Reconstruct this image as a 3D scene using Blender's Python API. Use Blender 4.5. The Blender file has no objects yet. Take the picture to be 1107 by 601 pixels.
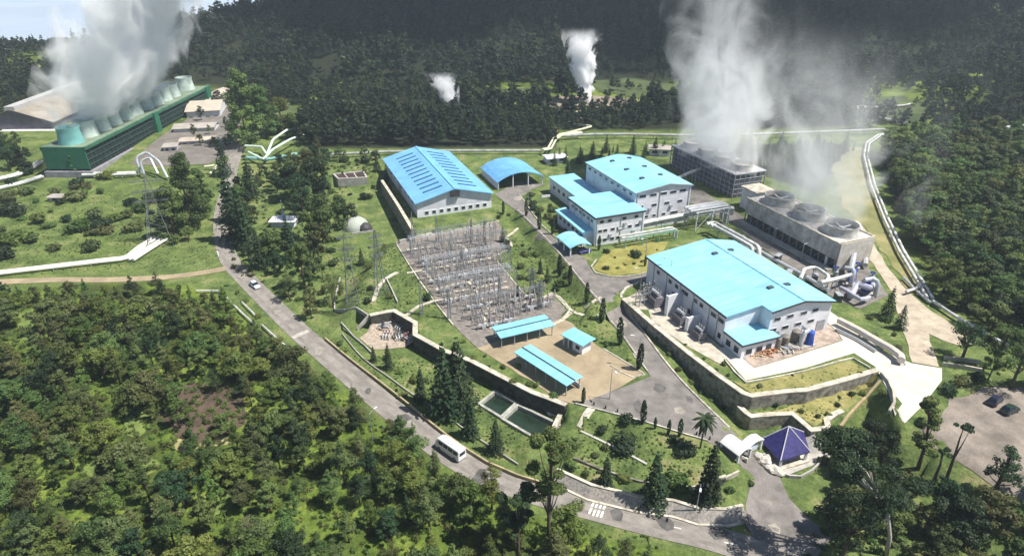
import bpy, bmesh, math, random
import numpy as np
from mathutils import Vector, Matrix
from math import sin, cos, radians, pi, atan2, sqrt

# ------------------------------------------------------------------ camera, sky, sun, exposure
SC = bpy.context.scene
COL = SC.collection
F_PX, HZ_PX, CAM_H = 705.0, 368.0, 90.0          # focal length (px of the 1107 px wide photograph), horizon offset, drone height
PX_C, PY_C = 553.5, 300.5
PITCH = math.atan(HZ_PX / F_PX)
cam_d = bpy.data.cameras.new('camera'); cam = bpy.data.objects.new('camera', cam_d); COL.objects.link(cam)
cam.location = (0, 0, CAM_H); cam.rotation_euler = (pi / 2 - PITCH, 0, 0)
cam_d.sensor_width = 36; cam_d.lens = 36 * F_PX / 1107; cam_d.clip_end = 20000; cam_d.clip_start = 0.5
SC.camera = cam
SUN_EL, SUN_AZ = radians(60), (0.97, -0.20)       # direction towards the sun
wd = bpy.data.worlds.new('World'); SC.world = wd; wd.use_nodes = True
nt = wd.node_tree
sky = nt.nodes.new('ShaderNodeTexSky'); sky.sky_type = 'NISHITA'; sky.sun_disc = False
sky.sun_elevation = SUN_EL; sky.sun_rotation = atan2(SUN_AZ[0], SUN_AZ[1]); sky.altitude = 1500
sky.air_density = 1.0; sky.dust_density = 1.5
bg = nt.nodes['Background']; bg.inputs[1].default_value = 0.076
nt.links.new(sky.outputs[0], bg.inputs[0])
sun_d = bpy.data.lights.new('sun', 'SUN'); sun_d.energy = 5.0; sun_d.angle = radians(0.5); sun_d.color = (1, 0.955, 0.88)
sun = bpy.data.objects.new('sun', sun_d); COL.objects.link(sun); sun.location = (0, 0, 400)
sv = Vector((SUN_AZ[0], SUN_AZ[1], 0)).normalized() * cos(SUN_EL) + Vector((0, 0, sin(SUN_EL)))
sun.rotation_euler = sv.to_track_quat('Z', 'Y').to_euler()
SC.view_settings.view_transform = 'Standard'; SC.view_settings.look = 'None'
SC.view_settings.exposure = 0.68; SC.view_settings.gamma = 1
cy = SC.cycles
cy.max_bounces = 16; cy.diffuse_bounces = 2; cy.glossy_bounces = 2; cy.transmission_bounces = 3; cy.volume_bounces = 15
cy.transparent_max_bounces = 6; cy.volume_step_rate = 0.22; cy.volume_max_steps = 512
cy.use_denoising = True; cy.use_adaptive_sampling = True; cy.adaptive_threshold = 0.02
cy.caustics_reflective = False; cy.caustics_refractive = False
rng = random.Random(7); NR = np.random.RandomState(11)

# ------------------------------------------------------------------ the ground's relief
CT, ST = cos(PITCH), sin(PITCH)
def ray(px, py):
    a, b = (px - PX_C) / F_PX, (PY_C - py) / F_PX
    return Vector((a, ST * b + CT, CT * b - ST))
def W(px, py, z=0.0):
    d = ray(px, py); t = (z - CAM_H) / d.z
    return Vector((d.x * t, d.y * t, z))
def sst(t):
    t = np.clip(t, 0, 1); return t * t * (3 - 2 * t)
def sdist(poly, X, Y, ws=None):
    n = len(poly); best = np.full(X.shape, 1e9); wsel = np.ones(X.shape); inside = np.zeros(X.shape, bool)
    for i in range(n):
        x0, y0 = poly[i]; x1, y1 = poly[(i + 1) % n]
        ex, ey = x1 - x0, y1 - y0; L = ex * ex + ey * ey + 1e-9
        t = np.clip(((X - x0) * ex + (Y - y0) * ey) / L, 0, 1)
        d = np.hypot(X - x0 - t * ex, Y - y0 - t * ey)
        m = d < best; best[m] = d[m]
        if ws is not None: wsel[m] = ws[i]
        c = ((y0 > Y) != (y1 > Y)) & (X < (ex) * (Y - y0) / (ey if abs(ey) > 1e-9 else 1e-9) + x0)
        inside ^= c
    return np.where(inside, -best, best), wsel
ZUP, ZMID, ZLOW, ZLAWN = 6.0, 3.5, 3.2, 1.8
def zone(z, spec):
    return z, [tuple(W(p[0], p[1], z)[:2]) for p in spec], [p[2] for p in spec]
UPPER = [(414,188,.8),(446,247,5),(560,226,5),(600,268,5),(642,318,16),(674,324,.7),(742,382,.7),(803,427,.7),(870,423,.7),(922,409,.7),
         (948,402,5),(964,425,4),(975,458,12),(1020,475,16),(1107,520,16),(1500,600,16),(1500,118,1),(330,118,1),(325,188,10)]
LOWTER = [(799,441,.7),(812,451,.7),(856,449,.7),(877,466,3),(896,463,3),(893,454,3),(910,446,3),(953,413,3),(950,404,1),(900,410,1),(810,424,1)]
MID = [(428,262,8),(400,300,8),(385,335,.8),(400,342,.7),(426,337,.7),(449,350,.7),(449,363,.7),(480,380,.7),(509,391,.7),(575,425,.7),(612,439,6),
       (632,440,10),(700,455,12),(765,478,14),(786,470,7),(750,425,4),(700,345,4),(700,300,4),(560,236,4)]
LAWN = [(575,492,5),(615,513,1.6),(640,524,1.6),(690,536,1.6),(729,541,1.6),(755,549,1.6),(785,550,1.6),(803,546,2.5),(800,520,5),(775,490,6),(690,455,6),(620,450,6)]
ZONES = [zone(ZLAWN, LAWN), zone(ZMID, MID), zone(ZLOW, LOWTER), zone(ZUP, UPPER)]
PONDS = [[(518,437),(535,423.5),(558,436),(541.5,451.5)], [(543,453),(560,438),(608,461),(592,482)]]
def axis(a, b, s, lo, hi, g):
    mid = list(np.arange(a, b, s)); l = []; st = s; x = a
    while x > lo: st = min(st * g, 26); x -= st; l.append(x)
    r = []; st = s; x = mid[-1]
    while x < hi: st = min(st * g, 26); x += st; r.append(x)
    return np.array(l[::-1] + mid + r)
GX = axis(-100, 135, .6, -1080, 1080, 1.09); GY = axis(70, 232, .6, -120, 830, 1.05)
XX, YY = np.meshgrid(GX, GY)
HH = 6 * sst((YY - 205) / 110)
HH -= 5 * sst((-(XX * 0.55 + YY * 0.83) + 62) / 70) * (YY > -200)                       # the wood below the road falls away
SL = sst((XX + 400) / 270)
HH += SL * np.maximum(0, YY - 440) * 0.24 * (1 - 0.55 * sst((YY - 760) / 300))
HH += SL * 9 * sst((YY - 430) / 60) * (np.sin(XX * 0.021 + YY * 0.006) * np.sin(YY * 0.017 - XX * 0.009) + .5 * np.sin(XX * .05 + 1) * np.sin(YY * .041))
HH += 8 * np.exp(-((XX + 400) / 100) ** 2 - ((YY - 510) / 45) ** 2)
HH -= 55 * sst((YY - 535) / 120) * (1 - SL)
HH += sst((XX - 150) / 200) * 12 * (YY < 460) * 1.0
HH += 0.25 * np.sin(XX * .19 + 1.3) * np.sin(YY * .16 + .4) * (1 - sst((YY - 100) / 120) * .6)
for z, poly, ws in ZONES:
    sd, w = sdist(poly, XX, YY, ws)
    t = 1 - sst((sd + np.where(w < 1, .3, 0)) / np.where(w < 1, .5, w))
    HH = HH * (1 - t) + z * t
ROADC = [(262,168),(252,190),(247,210),(240,235),(242,262),(250,284),(270,306),(298,334),(325,360),(352,383),(385,411),(420,440),(450,464),(480,487),
         (510,505),(545,521),(590,536),(640,549),(700,565),(760,579),(830,600),(920,632),(1050,690),(1300,790),(1700,900)]
def spline(pts, step):
    pts = [Vector(p) for p in pts]; P = [pts[0] * 2 - pts[1]] + pts + [pts[-1] * 2 - pts[-2]]; out = []
    for i in range(1, len(P) - 2):
        p0, p1, p2, p3 = P[i - 1:i + 3]; n = max(1, int((p2 - p1).length / step))
        for k in range(n):
            t = k / n
            out.append(0.5 * ((2 * p1) + (p2 - p0) * t + (2 * p0 - 5 * p1 + 4 * p2 - p3) * t * t + (3 * p1 - p0 - 3 * p2 + p3) * t ** 3))
    out.append(P[-2]); return out
roadw = spline([W(x, y, 0)[:2] + (0,) for x, y in ROADC], 2.0)
ds = np.full(XX.shape, 1e9)
for a, b in zip(roadw[:-1], roadw[1:]):
    ex, ey = b.x - a.x, b.y - a.y; t = np.clip(((XX - a.x) * ex + (YY - a.y) * ey) / (ex * ex + ey * ey + 1e-9), 0, 1)
    ds = np.minimum(ds, np.hypot(XX - a.x - t * ex, YY - a.y - t * ey))
t = (1 - sst((ds - 3.6) / 3.0)) * (YY < 215); HH = HH * (1 - t) + 0 * t
PONDW = [[tuple(W(x, y, 0)[:2]) for x, y in p] for p in PONDS]
for p in PONDW:
    sd, _ = sdist(p, XX, YY); t = 1 - sst((sd + .2) / .5); HH = HH * (1 - t) - 3.0 * t
def hz(x, y):
    x = np.asarray(x, float); y = np.asarray(y, float)
    i = np.clip(np.searchsorted(GX, x) - 1, 0, len(GX) - 2); j = np.clip(np.searchsorted(GY, y) - 1, 0, len(GY) - 2)
    fx = np.clip((x - GX[i]) / (GX[i + 1] - GX[i]), 0, 1); fy = np.clip((y - GY[j]) / (GY[j + 1] - GY[j]), 0, 1)
    return (HH[j, i] * (1 - fx) * (1 - fy) + HH[j, i + 1] * fx * (1 - fy) + HH[j + 1, i] * (1 - fx) * fy + HH[j + 1, i + 1] * fx * fy)
TT = np.concatenate([np.arange(70, 420, 0.35), np.arange(420, 1300, 1.5)])
def P(px, py, dz=0.0):
    """the point of the ground that the photograph shows at this pixel"""
    d = ray(px, py); d.normalize()
    x, y, z = d.x * TT, d.y * TT, CAM_H + d.z * TT
    k = int(np.argmax(z <= hz(x, y) + dz))
    if k == 0: k = len(TT) - 1
    t = TT[k]
    return Vector((d.x * t, d.y * t, float(hz(d.x * t, d.y * t)) + dz))
def top_h(base, py):
    """height at which a vertical over BASE reaches the picture row py"""
    b = (PY_C - py) / F_PX; lo, hi = 0.0, 80.0
    for _ in range(40):
        m = (lo + hi) / 2; z = base.z + m - CAM_H
        f = base.y * CT - z * ST; u = base.y * ST + z * CT
        lo, hi = (m, hi) if u / f < b else (lo, m)
    return lo

# ------------------------------------------------------------------ materials
def lin(h):
    return tuple((c / 12.92 if c <= .04045 else ((c + .055) / 1.055) ** 2.4) for c in h)
MATS = {}
def M(name, col, rough=.75, var=.18, scale=.8, col2=None, bump=0., metal=0., detail=5, ramp=(.35, .65), spec=.35, bscale=None, fine=0.):
    if name in MATS: return MATS[name]
    m = bpy.data.materials.new(name); m.use_nodes = True; n = m.node_tree.nodes; L = m.node_tree.links
    b = n['Principled BSDF']; b.inputs['Roughness'].default_value = rough; b.inputs['Metallic'].default_value = metal
    b.inputs['Specular IOR Level'].default_value = spec
    tc = n.new('ShaderNodeTexCoord'); no = n.new('ShaderNodeTexNoise'); no.inputs['Scale'].default_value = scale; no.inputs['Detail'].default_value = detail
    no.inputs['Roughness'].default_value = .62
    L.new(tc.outputs['Object'], no.inputs['Vector'])
    cr = n.new('ShaderNodeValToRGB'); e = cr.color_ramp.elements
    c2 = col2 or tuple(min(1, c * (1 + var)) for c in col); c1 = col if col2 else tuple(c * (1 - var) for c in col)
    e[0].position, e[1].position = ramp; e[0].color = (*c1, 1); e[1].color = (*c2, 1)
    L.new(no.outputs[0], cr.inputs[0]); last = cr.outputs[0]
    if fine:
        n3 = n.new('ShaderNodeTexNoise'); n3.inputs['Scale'].default_value = 3.5; n3.inputs['Detail'].default_value = 6; n3.inputs['Roughness'].default_value = .75
        L.new(tc.outputs['Object'], n3.inputs['Vector'])
        mr = n.new('ShaderNodeMapRange'); mr.inputs[1].default_value = .3; mr.inputs[2].default_value = .7
        mr.inputs[3].default_value = 1 - fine; mr.inputs[4].default_value = 1 + fine; L.new(n3.outputs[0], mr.inputs[0])
        mx = n.new('ShaderNodeVectorMath'); mx.operation = 'SCALE'; L.new(last, mx.inputs[0]); L.new(mr.outputs[0], mx.inputs[3]); last = mx.outputs[0]
    L.new(last, b.inputs['Base Color'])
    if bump:
        n2 = n.new('ShaderNodeTexNoise'); n2.inputs['Scale'].default_value = bscale or scale * 3; n2.inputs['Detail'].default_value = 6
        L.new(tc.outputs['Object'], n2.inputs['Vector']); bp = n.new('ShaderNodeBump'); bp.inputs['Distance'].default_value = bump
        L.new(n2.outputs[0], bp.inputs['Height']); L.new(bp.outputs[0], b.inputs['Normal'])
    MATS[name] = m; return m
def leafmat(name, c1, c2, hue=.03, val=.35, nscale=.45):
    m = bpy.data.materials.new(name); m.use_nodes = True; n = m.node_tree.nodes; L = m.node_tree.links
    b = n['Principled BSDF']; b.inputs['Roughness'].default_value = .6; b.inputs['Specular IOR Level'].default_value = .25
    tc = n.new('ShaderNodeTexCoord'); no = n.new('ShaderNodeTexNoise'); no.inputs['Scale'].default_value = nscale; no.inputs['Detail'].default_value = 4
    oi = n.new('ShaderNodeObjectInfo'); L.new(tc.outputs['Object'], no.inputs['Vector'])
    cr = n.new('ShaderNodeValToRGB'); e = cr.color_ramp.elements; e[0].position, e[1].position = .33, .68; e[0].color = (*c1, 1); e[1].color = (*c2, 1)
    L.new(no.outputs[0], cr.inputs[0])
    hs = n.new('ShaderNodeHueSaturation')
    for k, (lo, hi) in (('Hue', (.5 - hue, .5 + hue)), ('Value', (1 - val, 1 + val))):
        mr = n.new('ShaderNodeMapRange'); mr.inputs[3].default_value = lo; mr.inputs[4].default_value = hi
        if k == 'Hue': L.new(oi.outputs['Random'], mr.inputs[0])
        else:
            mm = n.new('ShaderNodeMath'); mm.operation = 'MULTIPLY'; mm.inputs[1].default_value = 7.31; fr = n.new('ShaderNodeMath'); fr.operation = 'FRACT'
            L.new(oi.outputs['Random'], mm.inputs[0]); L.new(mm.outputs[0], fr.inputs[0]); L.new(fr.outputs[0], mr.inputs[0])
        L.new(mr.outputs[0], hs.inputs[k])
    L.new(cr.outputs[0], hs.inputs['Color']); L.new(hs.outputs[0], b.inputs['Base Color'])
    tr = n.new('ShaderNodeBsdfTranslucent'); L.new(hs.outputs[0], tr.inputs[0]); mx = n.new('ShaderNodeMixShader'); mx.inputs[0].default_value = .32
    L.new(b.outputs[0], mx.inputs[1]); L.new(tr.outputs[0], mx.inputs[2]); L.new(mx.outputs[0], n['Material Output'].inputs[0])
    MATS[name] = m; return m
LF_MID = leafmat('leaf_green', (.046, .084, .021), (.142, .200, .058))
LF_YEL = leafmat('leaf_yellow_green', (.062, .100, .018), (.160, .205, .052))
LF_OLV = leafmat('leaf_olive', (.058, .080, .023), (.152, .172, .062))
LF_DRK = leafmat('leaf_dark', (.013, .033, .014), (.048, .084, .032))
LF_FAR = leafmat('leaf_far', (.012, .026, .014), (.040, .060, .028), .035, .45, .22)
BARK = M('bark', (.10, .075, .055), .9, .3, 2.0)
BARKW = M('bark_pale', (.42, .38, .33), .85, .3, 1.5)
GRASS = M('grass', (.095, .135, .024), .9, scale=.10, col2=(.205, .225, .052), bump=.25, bscale=1.6, fine=.28)
WHITEW = M('white_wall', (.72, .72, .74), .7, .10, .35, fine=.05)
GREYW = M('pale_grey_wall', (.61, .61, .645), .7, .12, .35, fine=.05)
def roofmat(name, col, axis, stain=.22, pitch=1.0, rough=.42):
    m = bpy.data.materials.new(name); m.use_nodes = True; n = m.node_tree.nodes; L = m.node_tree.links; b = n['Principled BSDF']; b.inputs['Roughness'].default_value = rough
    tc = n.new('ShaderNodeTexCoord'); mp = n.new('ShaderNodeMapping'); L.new(tc.outputs['Object'], mp.inputs[0]); mp.inputs['Scale'].default_value = (.09, 1.1, .5) if axis == 'Y' else (1.1, .09, .5)
    no = n.new('ShaderNodeTexNoise'); no.inputs['Scale'].default_value = 1.0; no.inputs['Detail'].default_value = 6; no.inputs['Roughness'].default_value = .7; L.new(mp.outputs[0], no.inputs['Vector'])
    n2 = n.new('ShaderNodeTexNoise'); n2.inputs['Scale'].default_value = .16; n2.inputs['Detail'].default_value = 5; L.new(tc.outputs['Object'], n2.inputs['Vector'])
    wv = n.new('ShaderNodeTexWave'); wv.wave_type = 'BANDS'; wv.bands_direction = axis; wv.wave_profile = 'SAW'; wv.inputs['Scale'].default_value = pitch * .314; L.new(tc.outputs['Object'], wv.inputs['Vector'])
    def rng_(x, a, b_, lo, hi):
        q = n.new('ShaderNodeMapRange'); q.inputs[1].default_value = a; q.inputs[2].default_value = b_; q.inputs[3].default_value = lo; q.inputs[4].default_value = hi; L.new(x, q.inputs[0]); return q.outputs[0]
    def mul(a, b_): q = n.new('ShaderNodeMath'); q.operation = 'MULTIPLY'; L.new(a, q.inputs[0]); L.new(b_, q.inputs[1]); return q.outputs[0]
    f = mul(mul(rng_(no.outputs[0], .3, .68, 1 - stain, 1.06), rng_(n2.outputs[0], .35, .65, .9, 1.06)), rng_(wv.outputs[0], .86, .96, 1.0, .80))
    sc = n.new('ShaderNodeVectorMath'); sc.operation = 'SCALE'; sc.inputs[0].default_value = col; L.new(f, sc.inputs[3]); L.new(sc.outputs[0], b.inputs['Base Color'])
    MATS[name] = m; return m
ROOFC = roofmat('cyan_roof', (.29, .63, .80), 'Y', .34); ROOFX = roofmat('cyan_canopy_roof', (.25, .60, .76), 'X', .3)
ROOFB = roofmat('blue_roof', (.19, .46, .74), 'Y', .3)
CONC = M('concrete', (.36, .345, .31), .85, .22, .5, fine=.08)
CONCB = M('bright_concrete', (.53, .50, .43), .8, .14, .25, fine=.1)
CREAM = M('cream_coping', (.46, .42, .34), .85, .35, .6, fine=.2)
STONE = M('stone_wall', (.20, .18, .15), .9, .4, 1.6, bump=.1)
DSTONE = M('mossy_wall', (.21, .195, .165), .9, .55, .7, bump=.08, fine=.3)
ASPH = M('asphalt', (.170, .155, .143), .9, .26, .3, fine=.2)
ASPHP = M('worn_asphalt', (.225, .205, .182), .9, .24, .25, fine=.18)
GLASS = M('dark_glass', (.02, .03, .045), .15, .2, 1)
DARK = M('dark_steel', (.045, .045, .05), .6, .3, 1.5)
STEEL = M('galvanised_steel', (.36, .38, .41), .5, .2, 1.2, metal=.3)
LATT = M('lattice_steel', (.22, .23, .24), .6, .2, 1.0)
PIPEW = M('pale_pipe', (.52, .52, .50), .5, .3, .45)
PIPEL = M('long_pipe_grey', (.33, .33, .32), .55, .3, .4)
PIPEG = M('silver_pipe', (.48, .50, .52), .4, .15, .6, metal=.35)
BLUEM = M('blue_pump_paint', (.03, .09, .42), .45, .2, 1.5)
GREENP = M('green_paint', (.022, .135, .075), .6, .15, .3)
MINT = M('mint_stack_paint', (.46, .54, .49), .65, .16, .4, fine=.1)
TEAL = M('teal_stack_paint', (.16, .38, .36), .6, .1, .4)
RUST = M('rusty_heap', (.32, .12, .05), .9, .5, 1.5)
EARTH = M('bare_earth', (.30, .24, .155), .95, .2, .2, fine=.15)
YELW = M('white_line', (.7, .68, .62), .8, .15, 1)
BLACK = M('rubber', (.015, .015, .016), .8, .1, 2)
INSUL = M('insulator_porcelain', (.30, .27, .26), .35, .3, 2)

# ------------------------------------------------------------------ mesh helpers
class MB:
    def __init__(s): s.v, s.f, s.sm = [], [], False
    def add(s, vs, fs):
        o = len(s.v); s.v += [tuple(v) for v in vs]; s.f += [tuple(i + o for i in f) for f in fs]; return s
    def box(s, x0, x1, y0, y1, z0, z1, rz=0, c=None):
        vs = [(x, y, z) for z in (z0, z1) for x, y in ((x0, y0), (x1, y0), (x1, y1), (x0, y1))]
        if rz:
            cx_, cy_ = c or ((x0 + x1) / 2, (y0 + y1) / 2); C, S_ = cos(rz), sin(rz)
            vs = [(cx_ + (x - cx_) * C - (y - cy_) * S_, cy_ + (x - cx_) * S_ + (y - cy_) * C, z) for x, y, z in vs]
        return s.add(vs, [(3, 2, 1, 0), (4, 5, 6, 7), (0, 1, 5, 4), (1, 2, 6, 5), (2, 3, 7, 6), (3, 0, 4, 7)])
    def bar(s, a, b, w, h=None):
        a, b = Vector(a), Vector(b); d = (b - a)
        if d.length < 1e-6: return s
        d.normalize(); u = d.cross(Vector((0, 0, 1)))
        if u.length < 1e-3: u = Vector((1, 0, 0))
        u.normalize(); v = u.cross(d); h = h or w
        vs = [p + u * sx * w / 2 + v * sy * h / 2 for p in (a, b) for sx, sy in ((-1, -1), (1, -1), (1, 1), (-1, 1))]
        return s.add(vs, [(3, 2, 1, 0), (4, 5, 6, 7), (0, 1, 5, 4), (1, 2, 6, 5), (2, 3, 7, 6), (3, 0, 4, 7)])
    def tube(s, pts, r, n=8, cap=True):
        pts = [Vector(p) for p in pts]; m = len(pts); rs = r if isinstance(r, (list, tuple)) else [r] * m; vs, fs = [], []
        pu = None
        for i, p in enumerate(pts):
            d = (pts[min(i + 1, m - 1)] - pts[max(i - 1, 0)]).normalized()
            u = pu - d * pu.dot(d) if pu is not None else d.cross(Vector((0, 0, 1)) if abs(d.z) < .95 else Vector((1, 0, 0)))
            if u.length < 1e-4: u = d.orthogonal()
            u.normalize(); pu = u; w = d.cross(u)
            for k in range(n):
                a = 2 * pi * k / n; vs.append(p + (u * cos(a) + w * sin(a)) * rs[i])
        for i in range(m - 1):
            for k in range(n):
                a, b = i * n + k, i * n + (k + 1) % n; fs.append((a, b, b + n, a + n))
        if cap: fs += [tuple(range(n))[::-1], tuple(range((m - 1) * n, m * n))]
        return s.add(vs, fs)
    def lathe(s, c, prof, n=16):
        c = Vector(c); vs, fs = [], []; m = len(prof)
        for r, z in prof:
            for k in range(n): a = 2 * pi * k / n; vs.append((c.x + r * cos(a), c.y + r * sin(a), c.z + z))
        for i in range(m - 1):
            for k in range(n):
                a, b = i * n + k, i * n + (k + 1) % n; fs.append((a, b, b + n, a + n))
        if prof[0][0] > 1e-3: fs.append(tuple(range(n))[::-1])
        if prof[-1][0] > 1e-3: fs.append(tuple(range((m - 1) * n, m * n)))
        return s.add(vs, fs)
    def prism(s, poly, z0, z1):
        """upright prism over a 2-D outline; z1 may be a function of x, y"""
        n = len(poly); f1 = z1 if callable(z1) else (lambda x, y: z1); f0 = z0 if callable(z0) else (lambda x, y: z0)
        ar = sum(poly[i][0] * poly[(i + 1) % n][1] - poly[(i + 1) % n][0] * poly[i][1] for i in range(n))
        if ar < 0: poly = poly[::-1]
        vs = [(x, y, f0(x, y)) for x, y in poly] + [(x, y, f1(x, y)) for x, y in poly]
        return s.add(vs, [tuple(range(n))[::-1], tuple(range(n, 2 * n))] + [(i, (i + 1) % n, n + (i + 1) % n, n + i) for i in range(n)])
    def wall(s, pts, t, zb, zt, closed=False):
        """a wall of thickness t along a 2-D line; zb, zt numbers or functions of x, y"""
        p = [Vector((q[0], q[1])) for q in pts]; n = len(p); L, R = [], []
        for i in range(n):
            a = p[i] - p[i - 1] if (i > 0 or closed) else p[1] - p[0]; b = p[(i + 1) % n] - p[i] if (i < n - 1 or closed) else p[i] - p[i - 1]
            a = a.normalized(); b = b.normalized(); na = Vector((-a.y, a.x)); nb = Vector((-b.y, b.x)); m = na + nb
            m = m.normalized() if m.length > 1e-3 else na
            k = t / 2 / max(.4, m.dot(na)); L.append(p[i] + m * k); R.append(p[i] - m * k)
        fb = zb if callable(zb) else (lambda x, y: zb); ft = zt if callable(zt) else (lambda x, y: zt)
        vs = []
        for i in range(n):
            b_, t_ = fb(p[i].x, p[i].y), ft(p[i].x, p[i].y)
            vs += [(L[i].x, L[i].y, b_), (R[i].x, R[i].y, b_), (R[i].x, R[i].y, t_), (L[i].x, L[i].y, t_)]
        fs = []
        for i in range(n if closed else n - 1):
            a, b = 4 * i, 4 * ((i + 1) % n)
            fs += [(a + k, a + (k + 1) % 4, b + (k + 1) % 4, b + k) for k in range(4)]
        if not closed: fs += [(3, 2, 1, 0), (4 * n - 4, 4 * n - 3, 4 * n - 2, 4 * n - 1)]
        return s.add(vs, fs)
    def build(s, name, mat, parent=None, origin=None, smooth=False):
        me = bpy.data.meshes.new(name); o = Vector(origin) if origin is not None else Vector((0, 0, 0))
        me.from_pydata([tuple(Vector(v) - o) for v in s.v] if origin is not None else s.v, [], s.f)
        bm = bmesh.new(); bm.from_mesh(me); bmesh.ops.recalc_face_normals(bm, faces=bm.faces); bm.to_mesh(me); bm.free()
        if smooth:
            me.polygons.foreach_set('use_smooth', [True] * len(me.polygons))
            me.set_sharp_from_angle(angle=radians(40))
        ob = bpy.data.objects.new(name, me); COL.objects.link(ob); me.materials.append(mat)
        if parent is not None: ob.parent = parent
        if origin is not None: ob.location = o
        return ob
def tag(o, label=None, cat=None, group=None, kind='thing'):
    if label: o['label'] = label
    if cat: o['category'] = cat
    if group: o['group'] = group
    o['kind'] = kind; return o
def thing(name, label, cat, loc, rz=0, group=None):
    o = bpy.data.objects.new(name, None); COL.objects.link(o); o.location = loc; o.rotation_euler = (0, 0, rz); o.empty_display_size = .5
    return tag(o, label, cat, group)
def copy_tree(o, loc=None, rz=None, label=None, group=None, scale=None):
    r = o.copy(); COL.objects.link(r)
    def rec(src, dst):
        for ch in list(src.children):
            c = ch.copy(); COL.objects.link(c); c.parent = dst; rec(ch, c)
    rec(o, r)
    if loc is not None: r.location = loc
    if rz is not None: r.rotation_euler = (0, 0, rz)
    if label: r['label'] = label
    if group: r['group'] = group
    if scale: r.scale = (scale,) * 3
    return r
def np_mesh(name, V, Fq, mat, smooth=False):
    me = bpy.data.meshes.new(name); V = np.asarray(V, np.float32); Fq = np.asarray(Fq, np.int32); k = Fq.shape[1]
    me.vertices.add(len(V)); me.vertices.foreach_set('co', V.ravel()); me.loops.add(Fq.size); me.loops.foreach_set('vertex_index', Fq.ravel())
    me.polygons.add(len(Fq)); me.polygons.foreach_set('loop_start', np.arange(0, Fq.size, k, dtype=np.int32))
    me.update(calc_edges=True)
    if smooth: me.polygons.foreach_set('use_smooth', [True] * len(Fq))
    me.materials.append(mat); return me
def struct(name, me, kind='structure'):
    o = bpy.data.objects.new(name, me); COL.objects.link(o); o['kind'] = kind; return o

# ------------------------------------------------------------------ ground sheet
def poly_px(pts): return [tuple(P(x, y)[:2]) for x, y in pts]
nx, ny = len(GX), len(GY)
V = np.stack([XX.ravel(), YY.ravel(), HH.ravel()], 1)
ii, jj = np.meshgrid(np.arange(nx - 1), np.arange(ny - 1)); a = (jj * nx + ii).ravel()
Fq = np.stack([a, a + 1, a + nx + 1, a + nx], 1)
def ground_material():
    m = bpy.data.materials.new('grassland_and_soil'); m.use_nodes = True; n = m.node_tree.nodes; L = m.node_tree.links
    b = n['Principled BSDF']; b.inputs['Roughness'].default_value = .95; b.inputs['Specular IOR Level'].default_value = .1
    tc = n.new('ShaderNodeTexCoord')
    def noise(s, d=6, r=.65):
        q = n.new('ShaderNodeTexNoise'); q.inputs['Scale'].default_value = s; q.inputs['Detail'].default_value = d; q.inputs['Roughness'].default_value = r
        L.new(tc.outputs['Object'], q.inputs['Vector']); return q.outputs[0]
    def ramp(x, stops):
        q = n.new('ShaderNodeValToRGB'); e = q.color_ramp.elements
        while len(e) < len(stops): e.new(.5)
        for el, (p, c) in zip(e, stops): el.position = p; el.color = (*c, 1)
        L.new(x, q.inputs[0]); return q.outputs[0]
    lawn = ramp(noise(.16), [(.30, (.050, .080, .026)), (.44, (.088, .125, .040)), (.56, (.135, .178, .055)), (.68, (.235, .22, .105))])
    wild = ramp(noise(.075), [(.30, (.075, .055, .036)), (.40, (.050, .070, .018)), (.54, (.110, .160, .028)), (.68, (.20, .24, .05))])
    at = n.new('ShaderNodeAttribute'); at.attribute_name = 'wild'
    mx = n.new('ShaderNodeMix'); mx.data_type = 'RGBA'; L.new(at.outputs['Fac'], mx.inputs[0]); L.new(lawn, mx.inputs[6]); L.new(wild, mx.inputs[7])
    fn = n.new('ShaderNodeMapRange'); fn.inputs[1].default_value = .3; fn.inputs[2].default_value = .7; fn.inputs[3].default_value = .52; fn.inputs[4].default_value = 1.48
    L.new(noise(1.3, 7, .8), fn.inputs[0])
    sc_ = n.new('ShaderNodeVectorMath'); sc_.operation = 'SCALE'; L.new(mx.outputs[2], sc_.inputs[0]); L.new(fn.outputs[0], sc_.inputs[3])
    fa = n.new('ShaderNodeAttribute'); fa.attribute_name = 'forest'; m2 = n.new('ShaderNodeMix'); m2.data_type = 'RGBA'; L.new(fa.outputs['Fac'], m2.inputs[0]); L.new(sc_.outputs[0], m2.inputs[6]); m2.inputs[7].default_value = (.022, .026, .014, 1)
    L.new(m2.outputs[2], b.inputs['Base Color'])
    bp = n.new('ShaderNodeBump'); bp.inputs['Distance'].default_value = .35; L.new(noise(1.1, 6, .7), bp.inputs['Height']); L.new(bp.outputs[0], b.inputs['Normal'])
    return m
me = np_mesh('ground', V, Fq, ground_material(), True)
WOOD = [(-60,318),(40,312),(130,305),(200,310),(225,318),(262,345),(300,372),(340,402),(385,436),(430,470),(470,503),(510,530),(560,550),(620,572),(690,590),(760,612),(700,700),(-300,700),(-300,330)]
RWOOD = [(948,162),(958,202),(974,240),(992,276),(1022,326),(1062,352),(1140,390),(1500,440),(1500,150),(1107,140),(1010,146)]
wild = np.zeros(XX.shape)
for pl in (WOOD, RWOOD):
    sd, _ = sdist([tuple(W(x, y, 0 if pl is WOOD else 6)[:2]) for x, y in pl], XX, YY); wild = np.maximum(wild, 1 - sst((sd + 2) / 5))
wild = np.maximum(wild, sst((YY - 300) / 40)); wild = np.maximum(wild, sst((-XX - 90 - 0 * YY) / 40) * .18)
at = me.attributes.new('wild', 'FLOAT', 'POINT'); at.data.foreach_set('value', wild.ravel().astype(np.float32))
fo = np.zeros(XX.shape); sd, _ = sdist([tuple(W(x, y, 6)[:2]) for x, y in RWOOD], XX, YY); fo = np.maximum(fo, .75 * (1 - sst((sd + 3) / 6)))
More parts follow.
